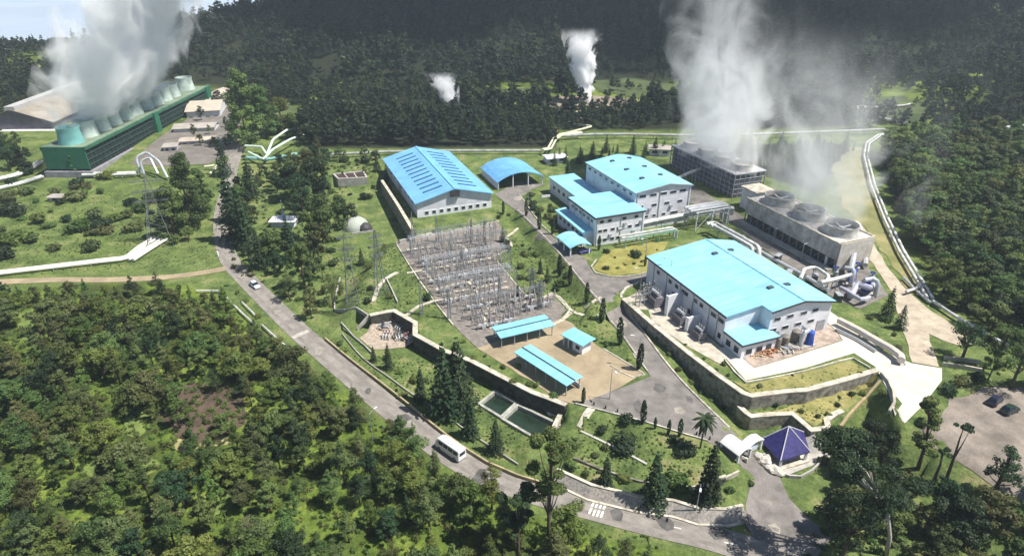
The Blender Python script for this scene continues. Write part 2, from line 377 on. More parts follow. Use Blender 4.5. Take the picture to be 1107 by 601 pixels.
fo = np.maximum(fo, sst((YY - 425) / 20) * sst((XX + 330) / 60))
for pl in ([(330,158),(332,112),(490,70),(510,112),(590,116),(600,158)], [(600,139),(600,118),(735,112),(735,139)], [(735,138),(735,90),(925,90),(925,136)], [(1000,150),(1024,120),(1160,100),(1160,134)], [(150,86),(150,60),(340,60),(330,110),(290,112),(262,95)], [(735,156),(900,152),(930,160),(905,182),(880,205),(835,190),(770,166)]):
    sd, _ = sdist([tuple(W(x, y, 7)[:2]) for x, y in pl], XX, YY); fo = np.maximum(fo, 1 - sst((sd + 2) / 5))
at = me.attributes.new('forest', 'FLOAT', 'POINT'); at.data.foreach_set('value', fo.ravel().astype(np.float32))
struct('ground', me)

PAVED = []
from mathutils.geometry import delaunay_2d_cdt
def drape(name, poly, mat, off=.09, maxlen=2.5, kind='structure'):
    """a sheet laid over the ground inside an outline"""
    if mat.name in ('asphalt', 'bright_concrete', 'track_dust', 'dusty_asphalt', 'bare_earth', 'grey_gravel', 'worn_apron', 'yard_slab'): PAVED.append(poly)
    n = len(poly); vs, ed = [], []
    for i in range(n):
        a, b = Vector(poly[i]), Vector(poly[(i + 1) % n]); k = max(1, int((b - a).length / maxlen))
        for j in range(k): vs.append(a.lerp(b, j / k))
    if mat.name in ('bare_earth', 'track_dust', 'dusty_asphalt', 'dry_grass_bank', 'far_meadow', 'red_soil', 'dry_stalks', 'lime_undergrowth', 'pad_soil', 'dark_yard', 'old_yard', 'dry_terrace_grass', 'pale_gravel', 'garden_grass'):
        j = .9 if mat.name in ('red_soil', 'lime_undergrowth', 'dry_stalks', 'dusty_asphalt', 'dry_grass_bank') else (2.5 if mat.name == 'far_meadow' else .3)
        vs = [v + Vector((NR.uniform(-j, j), NR.uniform(-j, j))) for v in vs]; poly = [tuple(v) for v in vs]
    m = len(vs); ed = [(i, (i + 1) % m) for i in range(m)]
    xs = [p[0] for p in poly]; ys = [p[1] for p in poly]
    gx, gy = np.meshgrid(np.arange(min(xs), max(xs), maxlen), np.arange(min(ys), max(ys), maxlen)); gx, gy = gx.ravel(), gy.ravel()
    k = sdist(poly, gx, gy)[0] < -.3
    vs += [Vector((x, y)) for x, y in zip(gx[k], gy[k])]
    r = delaunay_2d_cdt(vs, ed, [], 0, 1e-4); V2 = r[0]; tri = r[2]
    cx = np.array([sum(V2[i].x for i in f) / 3 for f in tri]); cyy = np.array([sum(V2[i].y for i in f) / 3 for f in tri]); ins = sdist(poly, cx, cyy)[0] < 0
    fs = []
    for f, q in zip(tri, ins):
        if q:
            a, b, c = (V2[i] for i in f); fs.append(tuple(f) if (b - a).cross(c - a) > 0 else tuple(f)[::-1])
    zz = hz([p.x for p in V2], [p.y for p in V2]) + off
    me = bpy.data.meshes.new(name); me.from_pydata([(p.x, p.y, float(z)) for p, z in zip(V2, zz)], [], fs); me.materials.append(mat); return struct(name, me, kind)
def ribbon(name, line, width, mat, off=.1, kind='structure'):
    V, Fq = [], []; n = len(line); K = 5
    for i, p in enumerate(line):
        d = (line[min(i + 1, n - 1)] - line[max(i - 1, 0)]); d = Vector((d.x, d.y)).normalized()
        for k in range(K):
            s_ = (k / (K - 1) - .5) * width; x, y = p.x - d.y * s_, p.y + d.x * s_; V.append((x, y, float(hz(x, y)) + off))
    for i in range(n - 1):
        for k in range(K - 1): a = i * K + k; Fq.append((a, a + K, a + K + 1, a + 1))
    return struct(name, np_mesh(name, V, Fq, mat, True), kind)
def line_px(pts, step=2.0): return spline([P(x, y)[:2] + (0,) for x, y in pts], step)

# ------------------------------------------------------------------ roads, yards, paths (the setting)
ribbon('main_road', roadw, 5.6, ASPHP, .10)
PLANTR = [(535,211),(548,221),(560,230),(600,271),(634,313),(666,356),(699,401),(703,408),(672,420),(640,432),(622,437),(640,441),(700,457),(758,474),(783,488),(800,503),
          (812,520),(806,545),(800,560),(815,583),(880,606),(900,580),(872,560),(853,540),(842,515),(822,500),(806,478),(788,464),(760,436),(725,399),(674,330),(668,316),
          (690,307),(712,298),(709,292),(690,299),(663,301),(643,297),(636,287),(633,280),(612,268),(585,247),(563,214),(575,205),(590,200),(560,196)]
drape('plant_road', poly_px(PLANTR), ASPH, .14)
YARD = [(516,376),(560,362),(607,344),(618,350),(650,377),(698,403),(668,421),(640,432),(620,437),(604,432),(572,412),(535,390)]
drape('canopy_yard', poly_px(YARD), EARTH, .10)
drape('switchyard_gravel', poly_px([(428,264),(470,254),(540,240),(547,260),(536,282),(570,322),(586,323),(596,319),(612,335),(604,346),(560,362),(516,377),(498,360),(486,346)]), M('grey_gravel', (.185, .165, .145), .95, .25, .9, fine=.25), .12)
drape('valve_yard_gravel', poly_px([(402,346),(426,341),(445,352),(446,366),(452,371),(437,376),(405,379),(389,366)]), M('pale_gravel', (.34, .28, .22), .95, .3, 1.2, fine=.25), .10)
drape('concrete_road', poly_px([(776,378),(806,412),(870,399),(923,382),(946,397),(960,424),(967,450),(978,458),(998,438),(1018,412),(1018,399),(985,393),(955,381),(925,357),(897,337),(889,345),(905,359),(911,369),(860,385),(815,399),(786,374)]), CONCB, .12, 3)
drape('hall_apron', poly_px([(790,376),(815,398.6),(860,384.6),(910,368.6),(904,359),(889,346),(884,352),(855,366),(800,390)]), M('worn_apron', (.34, .27, .22), .9, .3, .6, fine=.2), .11, 3)
drape('transformer_yard', poly_px([(673,326),(700,312),(716,318),(742,345),(790,384),(778,394),(742,374),(705,350)]), M('yard_slab', (.42, .38, .31), .9, .18, .5, fine=.1), .10, 3)
drape('gravel_track', poly_px([(925,262),(948,292),(965,318),(973,350),(986,393),(1014,397),(1004,362),(1035,374),(1050,372),(1030,352),(1000,332),(975,309),(955,282),(940,255),(930,240)]), M('track_dust', (.40, .34, .26), .95, .2, .4, fine=.12), .11, 3)
drape('earth_bank', poly_px([(898,180),(918,160),(936,160),(935,175),(944,206),(958,242),(977,280),(1000,320),(985,318),(962,285),(945,257),(930,243),(912,225)]), M('dry_grass_bank', (.14, .15, .05), .95, scale=.12, col2=(.28, .25, .11), fine=.3), .10, 3)
drape('parking_lot', poly_px([(988,468),(1003,456),(1022,440),(1040,428),(1075,416),(1160,430),(1200,560),(1107,538),(1075,524),(1052,508),(1032,500),(1014,488),(994,480)]), M('dusty_asphalt', (.205, .175, .145), .95, .35, .18, fine=.25), .10)
ribbon('dirt_track', line_px([(-60,309),(0,305),(60,303),(120,303),(180,300),(215,296),(244,291)]), 3.2, EARTH, .11)
drape('pavilion_paving', poly_px([(812,498),(848,515),(892,498),(905,488),(880,470),(850,480)]), CONC, .12, 3)
drape('tower_yard', poly_px([(700,200),(724,185),(800,232),(905,300),(925,262),(940,290),(960,320),(930,335),(905,325),(850,290),(790,240),(760,225)]), M('dark_yard', (.17, .155, .14), .95, .3, .4, fine=.25), .10)
drape('old_plant_yard', poly_px([(140,178),(165,155),(235,108),(250,100),(262,128),(255,165),(225,178),(180,180)]), M('old_yard', (.155, .14, .125), .95, .25, .15, fine=.2), .16, 6)
drape('well_pad', poly_px([(585,112),(600,104),(645,104),(690,108),(682,116),(600,118)]), M('pad_soil', (.22, .18, .14), .95, .3, .1, fine=.2), .25, 6)
MEADOW = M('far_meadow', (.030, .050, .016), .95, scale=.06, col2=(.085, .11, .035), fine=.4)
drape('meadow', poly_px([(505,106),(540,98),(580,96),(598,98),(590,105),(540,110)]), MEADOW, .3, 8)
drape('meadow', poly_px([(640,88),(680,86),(730,92),(728,103),(690,106),(648,100)]), MEADOW, .3, 8)
drape('meadow', poly_px([(930,112),(970,106),(1000,116),(1018,128),(985,134),(940,132)]), MEADOW, .3, 8)
drape('meadow', poly_px([(290,118),(315,112),(325,128),(310,142),(285,140)]), MEADOW, .3, 8)
drape('pale_clearing', poly_px([(183,482),(200,490),(220,487),(250,478),(240,470),(222,480),(205,478),(190,474)]), M('dry_stalks', (.34, .30, .14), .95, scale=.9, col2=(.18, .17, .07), fine=.3), .12, 2)
drape('bare_patch', poly_px([(170,430),(215,412),(262,425),(262,460),(225,482),(190,470)]), M('red_soil', (.085, .060, .042), .95, .3, .3, fine=.3), .10, 3)
drape('bare_patch', poly_px([(250,570),(275,552),(290,562),(270,582)]), MATS['red_soil'], .10, 3)
drape('rock_garden', poly_px([(640,291),(655,272),(700,262),(722,262),(712,288),(692,296),(662,299)]), M('garden_grass', (.17, .16, .035), .95, scale=.4, col2=(.28, .26, .08), fine=.3), .12, 3)
DRYL = M('dry_terrace_grass', (.15, .155, .045), .95, scale=.25, col2=(.30, .265, .10), fine=.35)
drape('terrace_lawn', poly_px([(808,416),(840,409),(875,402),(920,391),(940,402),(918,407),(895,413),(868,420),(850,421),(812,426),(792,412)]), DRYL, .13, 2)
drape('terrace_lawn', poly_px([(812,447),(838,444),(870,437),(905,424),(945,407),(951,411),(930,434),(912,444),(900,448),(893,453),(880,463),(858,446),(836,446)]), DRYL, .13, 2)
LIME = M('lime_undergrowth', (.09, .14, .03), .95, scale=.5, col2=(.18, .22, .06), fine=.4)
drape('bright_grass', poly_px([(86,508),(110,500),(140,503),(165,498),(172,506),(150,518),(118,522),(92,517)]), LIME, .12, 2)
drape('bright_grass', poly_px([(140,440),(158,430),(166,446),(160,468),(145,474),(136,458)]), LIME, .12, 2)
drape('bright_grass', poly_px([(20,340),(36,335),(48,343),(46,362),(28,372),(18,360)]), LIME, .12, 2)
drape('bright_grass', poly_px([(205,545),(222,535),(248,532),(256,545),(236,556),(214,560)]), LIME, .12, 2)
def offset_line(ln, d, n_=None):
    out = []
    for i, p in enumerate(ln):
        t = (ln[min(i + 1, len(ln) - 1)] - ln[max(i - 1, 0)]).normalized(); out.append(p + Vector((-t.y, t.x, 0)) * d)
    return out
TRK = M('tyre_worn_asphalt', (.205, .187, .166), .9, .22, .2, fine=.18)
for d_ in (-1.3, 1.3): ribbon('tyre_track', offset_line(roadw, d_), .9, TRK, .108)
PATCH = M('tar_patch', (.10, .095, .09), .9, .3, .6, fine=.2); PATCH2 = M('pale_tar_patch', (.27, .245, .21), .9, .25, .5, fine=.2)
RP = random.Random(9)
for px_, py_ in ((346,380),(398,424),(436,452),(520,515),(570,532),(668,556),(720,566),(262,299),(248,240),(300,338),(776,577),(690,385),(655,338),(712,420),(735,445),(690,440),(760,466),(828,540),(838,572),(615,285),(585,256),(560,215),(672,350),(745,432)):
    c_ = P(px_, py_); k_ = RP.randint(5, 7); s_ = RP.uniform(.7, 1.9)
    drape('road_patch', [(c_.x + s_ * RP.uniform(.6, 1.3) * cos(2 * pi * i / k_), c_.y + s_ * 1.3 * RP.uniform(.6, 1.3) * sin(2 * pi * i / k_)) for i in range(k_)], PATCH if RP.random() < .5 else PATCH2, .15, 1.0)
# painted marks on the main road
mk = []
def flat_rect(px, py, ang, l, w):
    c = P(px, py); d = Vector((cos(ang), sin(ang))); q = Vector((-d.y, d.x))
    return [(c.x + d.x * a * l + q.x * b * w, c.y + d.y * a * l + q.y * b * w, float(hz(c.x, c.y)) + .115) for a, b in ((-.5, -.5), (.5, -.5), (.5, .5), (-.5, .5))]
mV, mF = [], []
for i in range(4):
    for j in range(2): mV += flat_rect(641 + i * 4.2 + j * -3, 545 + i * 1.1 + j * 8.5, 1.15, 1.5, .38)
for x, y in ((729,571),(790,588)): mV += flat_rect(x, y, -.28, 2.2, .2)
mF = [tuple(range(4 * i, 4 * i + 4)) for i in range(len(mV) // 4)]
struct('road_marking', np_mesh('road_marking', mV, mF, YELW))
mV = flat_rect(325, 362, -.75 + pi / 2, 4.6, 1.5)
struct('road_patch', np_mesh('road_patch', mV, [(0, 1, 2, 3)], M('pale_patch', (.40, .37, .33), .9, .2, 1)))

# ------------------------------------------------------------------ kerbs, retaining walls, ponds, fences
def wall_thing(name, label, cat, pts, t, zb, zt, mat, cope=None, cope_mat=None, group=None, batter=0):
    """pts in world x, y; zb/zt functions or numbers"""
    c = pts[len(pts) // 2]; o = Vector((c[0], c[1], float(hz(c[0], c[1]))))
    if cope:
        r = thing(name, label, cat, o, 0, group); mv = lambda mb, n, m, mt: mb.build(n, mt, r)
        L = [(p[0] - o.x, p[1] - o.y) for p in pts]
        f = lambda g: (lambda x, y: (g(x + o.x, y + o.y) if callable(g) else g) - o.z)
        MB().wall(L, t, f(zb), lambda x, y: f(zt)(x, y)).build('wall_body', mat, r)
        MB().wall(L, t + .06, lambda x, y: f(zt)(x, y) + .003, lambda x, y: f(zt)(x, y) + cope).build('coping', cope_mat or CREAM, r)
        return r
    ob = MB().wall(pts, t, zb, zt).build(name, mat, None, o); return tag(ob, label, cat, group)
g_ = lambda dz: (lambda x, y: float(hz(x, y)) + dz)
def px_at(pts, z): return [tuple(W(x, y, z)[:2]) for x, y in pts]
wall_thing('retaining_wall', 'tall mossy retaining wall with pale coping below the turbine hall terrace, along the inner road', 'wall',
           px_at([(674,324),(705,351),(742,381),(775,406),(803,426),(812,429),(850,424),(870,423),(897,416),(922,409),(948,401)], ZUP), 1.2, -.3, ZUP + .25, DSTONE, .22)
wall_thing('retaining_wall', 'lower angular retaining wall with cream coping behind the blue pyramid roof', 'wall',
           px_at([(799,440),(806,447),(812,451),(835,449),(856,448),(877,466),(895,463.5),(893,455),(901,449),(910,445)], ZLOW), 1.1, -.3, ZLOW + .25, DSTONE, .2)
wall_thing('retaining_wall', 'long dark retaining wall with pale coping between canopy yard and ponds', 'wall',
           px_at([(400,342),(413,339),(426,337),(449,350),(449,363),(480,380),(509,391),(542,408),(575,425),(594,432),(612,439)], ZMID), 1.2, -.4, ZMID + .25, M('shade_dark_moss_wall', (.055, .055, .045), .9, .5, .7, fine=.3), .22)  # mossy stone; the shade on this face is painted into its near-black colour
wall_thing('retaining_wall', 'dark retaining wall beside the long side of the warehouse', 'wall', px_at([(413,196),(430,222),(446,249)], ZUP), 1.1, .5, ZUP + .3, DSTONE, .2)
def batter_wall(pxs):
    top = px_at(pxs, ZLAWN); mb = MB(); n = len(top); vs = []
    for i, (x, y) in enumerate(top):
        a = Vector(top[max(i - 1, 0)]); b = Vector(top[min(i + 1, n - 1)]); d = (b - a).normalized(); q = Vector((d.y, -d.x))     # towards the road
        vs += [(x - q.x * .3, y - q.y * .3, ZLAWN - 1.5), (x - q.x * .3, y - q.y * .3, ZLAWN + .12), (x + q.x * .25, y + q.y * .25, ZLAWN + .12), (x + q.x * 2.0, y + q.y * 2.0, float(hz(x + q.x * 2, y + q.y * 2)) - .25)]
    o = Vector((top[n // 2][0], top[n // 2][1], 0)); r = thing('stone_wall', 'sloping grey stone wall with white edges between front lawn and main road', 'wall', o)
    vs = [Vector(v) - o for v in vs]
    mb.add(vs, [(4 * i + k, 4 * i + (k + 1) % 4, 4 * i + 4 + (k + 1) % 4, 4 * i + 4 + k) for i in range(n - 1) for k in range(4)] + [(0, 1, 2, 3), (4 * n - 4, 4 * n - 3, 4 * n - 2, 4 * n - 1)]).build('stone_face', M('rubble_stone', (.20, .185, .165), .9, scale=2.2, col2=(.40, .37, .33), detail=3), r)
    MB().wall([(vs[4 * i + 1][0] * .5 + vs[4 * i + 2][0] * .5, vs[4 * i + 1][1] * .5 + vs[4 * i + 2][1] * .5) for i in range(n)], .6, ZLAWN + .123, ZLAWN + .35).build('coping', CREAM, r)
    MB().wall([(vs[4 * i + 3][0], vs[4 * i + 3][1]) for i in range(n)], .45, -.2, .3).build('foot_kerb', CREAM, r)
batter_wall([(602,508),(616,514),(640,525),(665,531),(690,537),(729,542),(755,550),(785,551),(803,547)])
KERB = M('kerb_stone', (.40, .37, .31), .85, .4, .7, fine=.2)
def kerb(label, pts, h=.28, t=.3, z=None, step=3.0, grp='kerbs along the inner roads'):
    ln = line_px(pts, step); return wall_thing('kerb', label, 'kerb', [(p.x, p.y) for p in ln], t, g_(-.3), g_(h), KERB, group=None)
kerb('pale kerb on the switchyard side of the inner road, warehouse to parking yard', [(560,228),(600,269),(634,311),(666,354),(700,402)])
kerb('pale kerb of the inner road below the tall terrace wall', [(673,330),(690,353),(725,399),(760,436),(788,463)], .35, .4)
kerb('curved pale kerb round the rock garden', [(712,289),(692,297),(662,300),(644,296),(639,289),(645,281)])
kerb('kerb in front of the shaded trees beside the workshop', [(561,210),(566,217),(586,244),(612,266)])
kerb('pale kerb between parking yard and front lawn', [(622,437),(660,447),(700,458),(740,470),(765,477)], .3, .35)
kerb('curved pale kerb at the turn into the transformer yard', [(690,307),(677,312),(671,320),(674,331)], .4, .6)
kerb('pale kerb round the island lawn beside the small blue hut', [(652,378),(672,390),(692,402),(697,406),(684,409),(660,396)], .25, .3)
def low_wall(label, pts, h, t, mat, name='low_wall', cat='low wall', step=4.0):
    ln = line_px(pts, step); return wall_thing(name, label, cat, [(p.x, p.y) for p in ln], t, g_(-.4), g_(h), mat)
low_wall('long low buff wall running along the main road opposite the wood', [(352,368),(380,391),(410,414),(440,438),(470,463),(500,485),(527,502),(560,517),(598,528)], .8, .35, M('buff_wall', (.34, .28, .17), .9, .25, .7))
low_wall('thin pale fence kerb on the grass bank above the buff wall', [(370,362),(393,389),(420,409),(451,431),(478,447),(500,464),(530,484),(560,503)], .45, .2, CONC)
low_wall('pale curved parapet at the outer bend of the concrete road', [(952,405),(960,414),(965,425),(966,438),(960,448)], .8, .5, CREAM)
low_wall('long narrow buff drain wall descending from concrete road towards the gate', [(951,413),(935,431),(915,453),(895,475),(882,489)], .45, .5, M('buff_drain', (.36, .28, .16), .9, .2, .6))
low_wall('pale wall of the concrete road above the terrace lawn', [(783,389),(806,414),(830,410),(870,402),(905,392),(922,388),(940,399)], .35, .3, CREAM)
low_wall('white parapet of the culvert by the parking lot entrance', [(1018,396),(1040,399),(1061,403)], 1.0, .35, CREAM)
low_wall('second white parapet of the culvert, shaded by trees', [(1020,389),(1042,391),(1060,394)], .9, .35, CREAM)
low_wall('angular pale wall round the pylon lawn', [(368,302),(364,318),(362,337),(374,337),(386,338),(399,344),(386,357)], .7, .3, CONC)
low_wall('straight pale wall on the pylon lawn', [(418,303),(424,315),(430,328)], .6, .3, CONC)
low_wall('slim concrete wall on the slope below the valve yard', [(369,350),(383,366),(395,376),(402,383)], .6, .25, CONC)
low_wall('narrow concrete drain crossing the front lawn', [(628,467),(650,478),(675,490),(699,503)], .25, .5, CONC, 'drain', 'drain')
low_wall('dark low hedge wall across the lower front lawn', [(620,497),(650,509),(690,521),(716,524),(738,519)], .45, .4, DSTONE)
low_wall('cream wall beside the gate planter', [(737,530),(747,531),(765,526),(785,519),(798,513)], .9, .35, CREAM)
low_wall('short cream wall curving from the pyramid pavilion to the wood', [(840,512),(852,517),(865,517),(877,511),(888,500),(895,490)], .7, .35, CONC)
def path_thing(label, pts, w, h=.16, mat=CREAM, name='garden_path'):
    ln = line_px(pts, 2.5); o = ln[len(ln) // 2]; o = Vector((o.x, o.y, float(hz(o.x, o.y))))
    return tag(MB().wall([(p.x, p.y) for p in ln], w, g_(-.3), g_(h), ).build(name, mat, None, o), kind='structure')
path_thing('', [(640,441),(634,449),(627,463)], 1.6)
path_thing('', [(586,323),(596,318),(604,322),(618,337),(630,341),(648,341)], 1.0)
path_thing('', [(618,337),(608,346),(596,352)], 1.0)
path_thing('', [(650,322),(640,327),(632,334)], .9)
path_thing('', [(404,326),(408,314),(416,302),(430,295)], 1.2)
path_thing('', [(560,247),(550,255),(545,257)], .8); path_thing('', [(543,254),(553,266),(538,276)], .8)
# settling ponds
WATER = M('pond_water', (.016, .030, .020), .25, .4, .25, spec=.3)
for i, (pw, lab) in enumerate(zip(PONDW, ('smaller square settling basin of dark water with pale concrete rim', 'longer rectangular settling basin of dark green water with pale rim'))):
    c = sum((Vector(p) for p in pw), Vector((0, 0))) / 4; r = thing('settling_basin', lab, 'settling pond', (c.x, c.y, 0))
    L = [(p[0] - c.x, p[1] - c.y) for p in pw]
    MB().wall(L, .6, -3.4, .3, closed=True).build('rim', M('basin_rim', (.33, .33, .29), .85, .3, .6, fine=.2), r); MB().prism(L, -3.2, -.55).build('water', WATER, r)
lw = px_at([(515,405),(535,416),(560,430),(585,443),(610,457)], 0)
ob = MB().wall(lw, .5, -.5, .7).build('low_wall', CREAM, None, (lw[2][0], lw[2][1], 0)); tag(ob, 'white kerb wall between dark retaining wall and settling basins', 'low wall')
lw = px_at([(612,440),(606,449),(601,459),(598,466)], 1.0)
ob = MB().wall(lw, 1.0, -.5, 1.6).build('stair_wall', CREAM, None, (lw[1][0], lw[1][1], 0)); tag(ob, 'pale stair wall at the end of the long dark retaining wall', 'low wall')
# bank of low bollards along the parking yard
bl = line_px([(630,435),(660,444),(700,455),(740,467),(770,477)], .5)
for i in range(0, len(bl), 5):
    p = bl[i]; z = float(hz(p.x, p.y)); o = MB().lathe((0, 0, -.2), [(.16, 0), (.16, 1.0), (.1, 1.1), (0, 1.12)], 8).build('bollard', DARK, None); o.location = (p.x, p.y, z)
    tag(o, 'small dark bollard in the row between parking yard and front lawn', 'bollard', 'bollards along the parking yard')

# ------------------------------------------------------------------ buildings of the plant; local frame: x along the fronts, y into the depth
AX = radians(21.5); EV = Vector((cos(AX), sin(AX), 0)); EU = Vector((-sin(AX), cos(AX), 0))
def UV(u, v, z=0): q = EV * v + EU * u; return Vector((q.x, q.y, z))
def uv_of(p): return p.x * -sin(AX) + p.y * cos(AX), p.x * cos(AX) + p.y * sin(AX)
FACE = {'-y': (0, -1), '+y': (0, 1), '-x': (-1, 0), '+x': (1, 0)}
def window(par, face, x, y, z, w, h, fm=None, name='window', gm=None, d=.12):
    """a framed opening on a wall plane; (x, y) the foot of its middle on the wall, z its sill"""
    nx_, ny_ = FACE[face]; tx, ty = -ny_, nx_
    def slab(mb, a0, a1, z0, z1, n0, n1):
        c = [(x + tx * a + nx_ * n_, y + ty * a + ny_ * n_) for a, n_ in ((a0, n0), (a1, n0), (a1, n1), (a0, n1))]; return mb.prism(c, z0, z1)
    f = slab(MB(), -w / 2 - .12, w / 2 + .12, z - .14, z + h + .12, -.05, .08).build(name, fm or MATS['white_frame'], par)
    slab(MB(), -w / 2, w / 2, z, z + h, .03, .10).build('pane', gm or GLASS, f); return f
M('white_frame', (.66, .66, .66), .6, .05, 1)
def roof_slab(mb, poly, zf, t=.28): return mb.prism(poly, lambda x, y: zf(x, y) - t, zf)
def bld(name, label, u, v, z, cat='building', rz=AX): q = UV(u, v); return thing(name, label, cat, (q.x, q.y, z), rz)
def rect(x0, x1, y0, y1): return [(x0, y0), (x1, y0), (x1, y1), (x0, y1)]
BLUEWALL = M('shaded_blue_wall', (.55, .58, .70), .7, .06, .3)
ROOFD = M('roof_opening', (.05, .07, .09), .6, .2, 1)

# turbine hall
B = bld('turbine_hall', 'large white turbine hall under a pale cyan low gable roof with notched corner annex', 97.2, 92, ZUP)
RX, EH, RH = 18.6, 8.0, 10.0
zr = lambda x, y=0: EH + (RH - EH) * (x / RX if x <= RX else (28 - x) / (28 - RX))
foot = [(0, 3.4), (9.8, 3.4), (9.8, 0), (RX, 0), (28, 0), (28, 36.3), (RX, 36.3), (0, 36.3)]
MB().prism(foot, -.4, lambda x, y: zr(x) - .3).build('wall', WHITEW, B)
mb = MB(); roof_slab(mb, [(-.5, 2.9), (9.3, 2.9), (9.3, -.6), (RX, -.6), (RX, 36.8), (-.5, 36.8)], lambda x, y: zr(x)); roof_slab(mb, [(RX, -.6), (28.5, -.6), (28.5, 36.8), (RX, 36.8)], lambda x, y: zr(x))
rf = mb.build('roof', ROOFC, B)
mb = MB()
for i in range(19): mb.box(RX - .25, RX + .25, -.5 + i * 1.95, 1.35 + i * 1.95, RH + .01, RH + .14)
mb.build('ridge_cap', ROOFC, rf)
for px, py in ((773,273),(790,269),(833,310),(851,306)):
    u, v = uv_of(W(px, py, ZUP + RH)); x, y = v - 92, u - 97.2; z = zr(x)
    MB().box(x - .75, x + .75, y - .5, y + .5, z - .1, z + .35).build('roof_vent', ROOFD, rf)
tr = MB()
tr.box(-.62, -.42, 2.8, 36.9, zr(-.5) - .42, zr(-.5) + .02); tr.bar((9.2, -.68, zr(9.2) - .2), (RX, -.68, RH - .2), .14, .42); tr.bar((RX, -.68, RH - .2), (28.6, -.68, zr(28.6) - .2), .14, .42)
tr.box(-.5, 9.3, 2.75, 2.88, zr(4) - .5, zr(9) - .1) if 0 else None
tr.build('fascia', DARK, rf)
for y in (6, 9.2, 15.5, 21, 27, 33): MB().box(-.16, -.02, y - .1, y + .1, 0, zr(0) - .3).build('downpipe', STEEL, B)
for y in (4.8, 7.6, 12.3, 14.6, 18.4, 19.8, 22.6, 25.5, 31): window(B, '-x', 0, y, 5.3, 1.3 if y > 10 else 1.9, 1.0)
for y in (4.6, 12, 16.5): window(B, '-x', 0, y, 1.2, 1.1, 1.3)
for k, y in enumerate((20.4, 23.5)): window(B, '-x', 0, y, 2.8, 1.0, .9)
for x in (11.8, 15.6, 19.6, 23.0): window(B, '-y', x, 0, 5.9, 1.8, .8)
for x in (11.2, 14.8, 18.6, 22.4): window(B, '-y', x, 0, 3.1, 1.8, .75)
MB().box(24.6, 27, -.12, .1, 0, 3.0).build('roller_door', STEEL, B)
MB().box(10.4, 13.2, -.12, .1, 0, 2.9).build('roller_door', STEEL, B)
an = MB().prism([(.3, -2.9), (10.1, -2.9), (10.1, -.2), (9.78, 3.38), (.3, 3.38)], -.4, 3.7).build('annex_wall', WHITEW, B)
MB().box(-.1, 10.4, -3.3, -.65, 3.705, 3.95).box(-.1, 9.75, -.65, 3.35, 3.705, 3.95).build('annex_roof', ROOFC, B)
MB().box(-.2, 10.5, -3.42, -3.3, 3.5, 3.9).box(-.2, -.08, -3.3, 3.3, 3.5, 3.9).build('annex_fascia', DARK, B)
for y in (-1.2, 1.6): window(B, '-x', .3, y, .8, 1.5, 1.5)
for x in (2.3, 5.2): window(B, '-y', x, -2.9, .9, 1.7, 1.3)
MB().box(7.2, 8.6, -3.0, -2.85, 0, 2.2).build('door', DARK, B)

# control building: stepped blocks
B = bld('control_building', 'tall stepped white control building with several cyan roofs and rows of small windows', 160, 86, ZUP)
def block(n, x0, x1, y0, y1, h, mat=WHITEW): return MB().box(x0, x1, y0, y1, -.4, h).build(n, mat, B)
TX0, TX1, TY0, TY1, TE, TR = 21.3, 42.2, 6.3, 39.7, 13.0, 14.5; TM = 33.6
zt_ = lambda x, y=0: TE + (TR - TE) * ((x - TX0) / (TM - TX0) if x < TM else (TX1 - x) / (TX1 - TM))
MB().prism([(TX0, TY0), (TM, TY0), (TX1, TY0), (TX1, TY1), (TM, TY1), (TX0, TY1)], -.4, lambda x, y: zt_(x) - .3).build('tall_wall', GREYW, B)
mb = MB(); roof_slab(mb, rect(TX0 - .4, TM, TY0 - .5, TY1 + .4), lambda x, y: zt_(x)); roof_slab(mb, rect(TM, TX1 + .4, TY0 - .5, TY1 + .4), lambda x, y: zt_(x)); rf = mb.build('tall_roof', ROOFC, B)
for px, py in ((662,174.5),(680,172),(677.5,183.5),(696.5,181),(694,193),(713.5,190)):
    u, v = uv_of(W(px, py, ZUP + 13.9)); x, y = v - 86, u - 160; MB().box(x - .7, x + .7, y - .55, y + .55, zt_(x) - .1, zt_(x) + .4).build('roof_vent', ROOFD, rf)
MB().box(TX0 - .52, TX0 - .4, TY0 - .5, TY1 + .4, TE - .5, TE).bar((TX0 - .4, TY0 - .56, TE - .2), (TM, TY0 - .56, TR - .2), .12, .36).bar((TM, TY0 - .56, TR - .2), (TX1 + .4, TY0 - .56, TE - .2), .12, .36).build('fascia', STEEL, rf)
block('front_wall', 4.2, TX0 - .02, 0, 18, 9.3)
MB().box(3.7, TX0 - .02, -.5, 18.3, 9.303, 9.62).build('front_roof', ROOFC, B)
MB().box(3.58, 3.7, -.5, 18.3, 9.0, 9.5).box(3.6, TX0 - .02, -.62, -.5, 9.0, 9.5).build('front_fascia', DARK, B)
block('rear_wall', 11.4, TX0 - .03, 18.35, 49, 5.6)
MB().box(10.9, TX0 - .03, 18.36, 49.4, 5.603, 5.9).build('rear_roof', ROOFC, B)
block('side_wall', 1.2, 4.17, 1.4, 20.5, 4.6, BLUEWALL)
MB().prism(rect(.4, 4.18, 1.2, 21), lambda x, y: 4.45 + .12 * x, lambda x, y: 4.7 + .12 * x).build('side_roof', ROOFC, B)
for x in (6.2, 8.9, 14.0, 18.2): window(B, '-y', x, 0, 7.3, 1.3, .9)
for x in (5.8, 7.6, 10.2, 12.3, 16.2, 18.8): window(B, '-y', x, 0, 4.4, 1.3, .8)
for x in (5.8, 7.6, 10.2, 12.3, 16.2, 19.0): window(B, '-y', x, 0, 1.2, 1.3, .9)
for y in (2.4, 5.0, 7.6, 10.2, 12.8, 15.4): window(B, '-x', 4.2, y, 7.0, 1.5, .9)
for y in (3, 6, 9, 12, 15, 18): window(B, '-x', 1.2, y, 2.3, 1.7, 1.1)
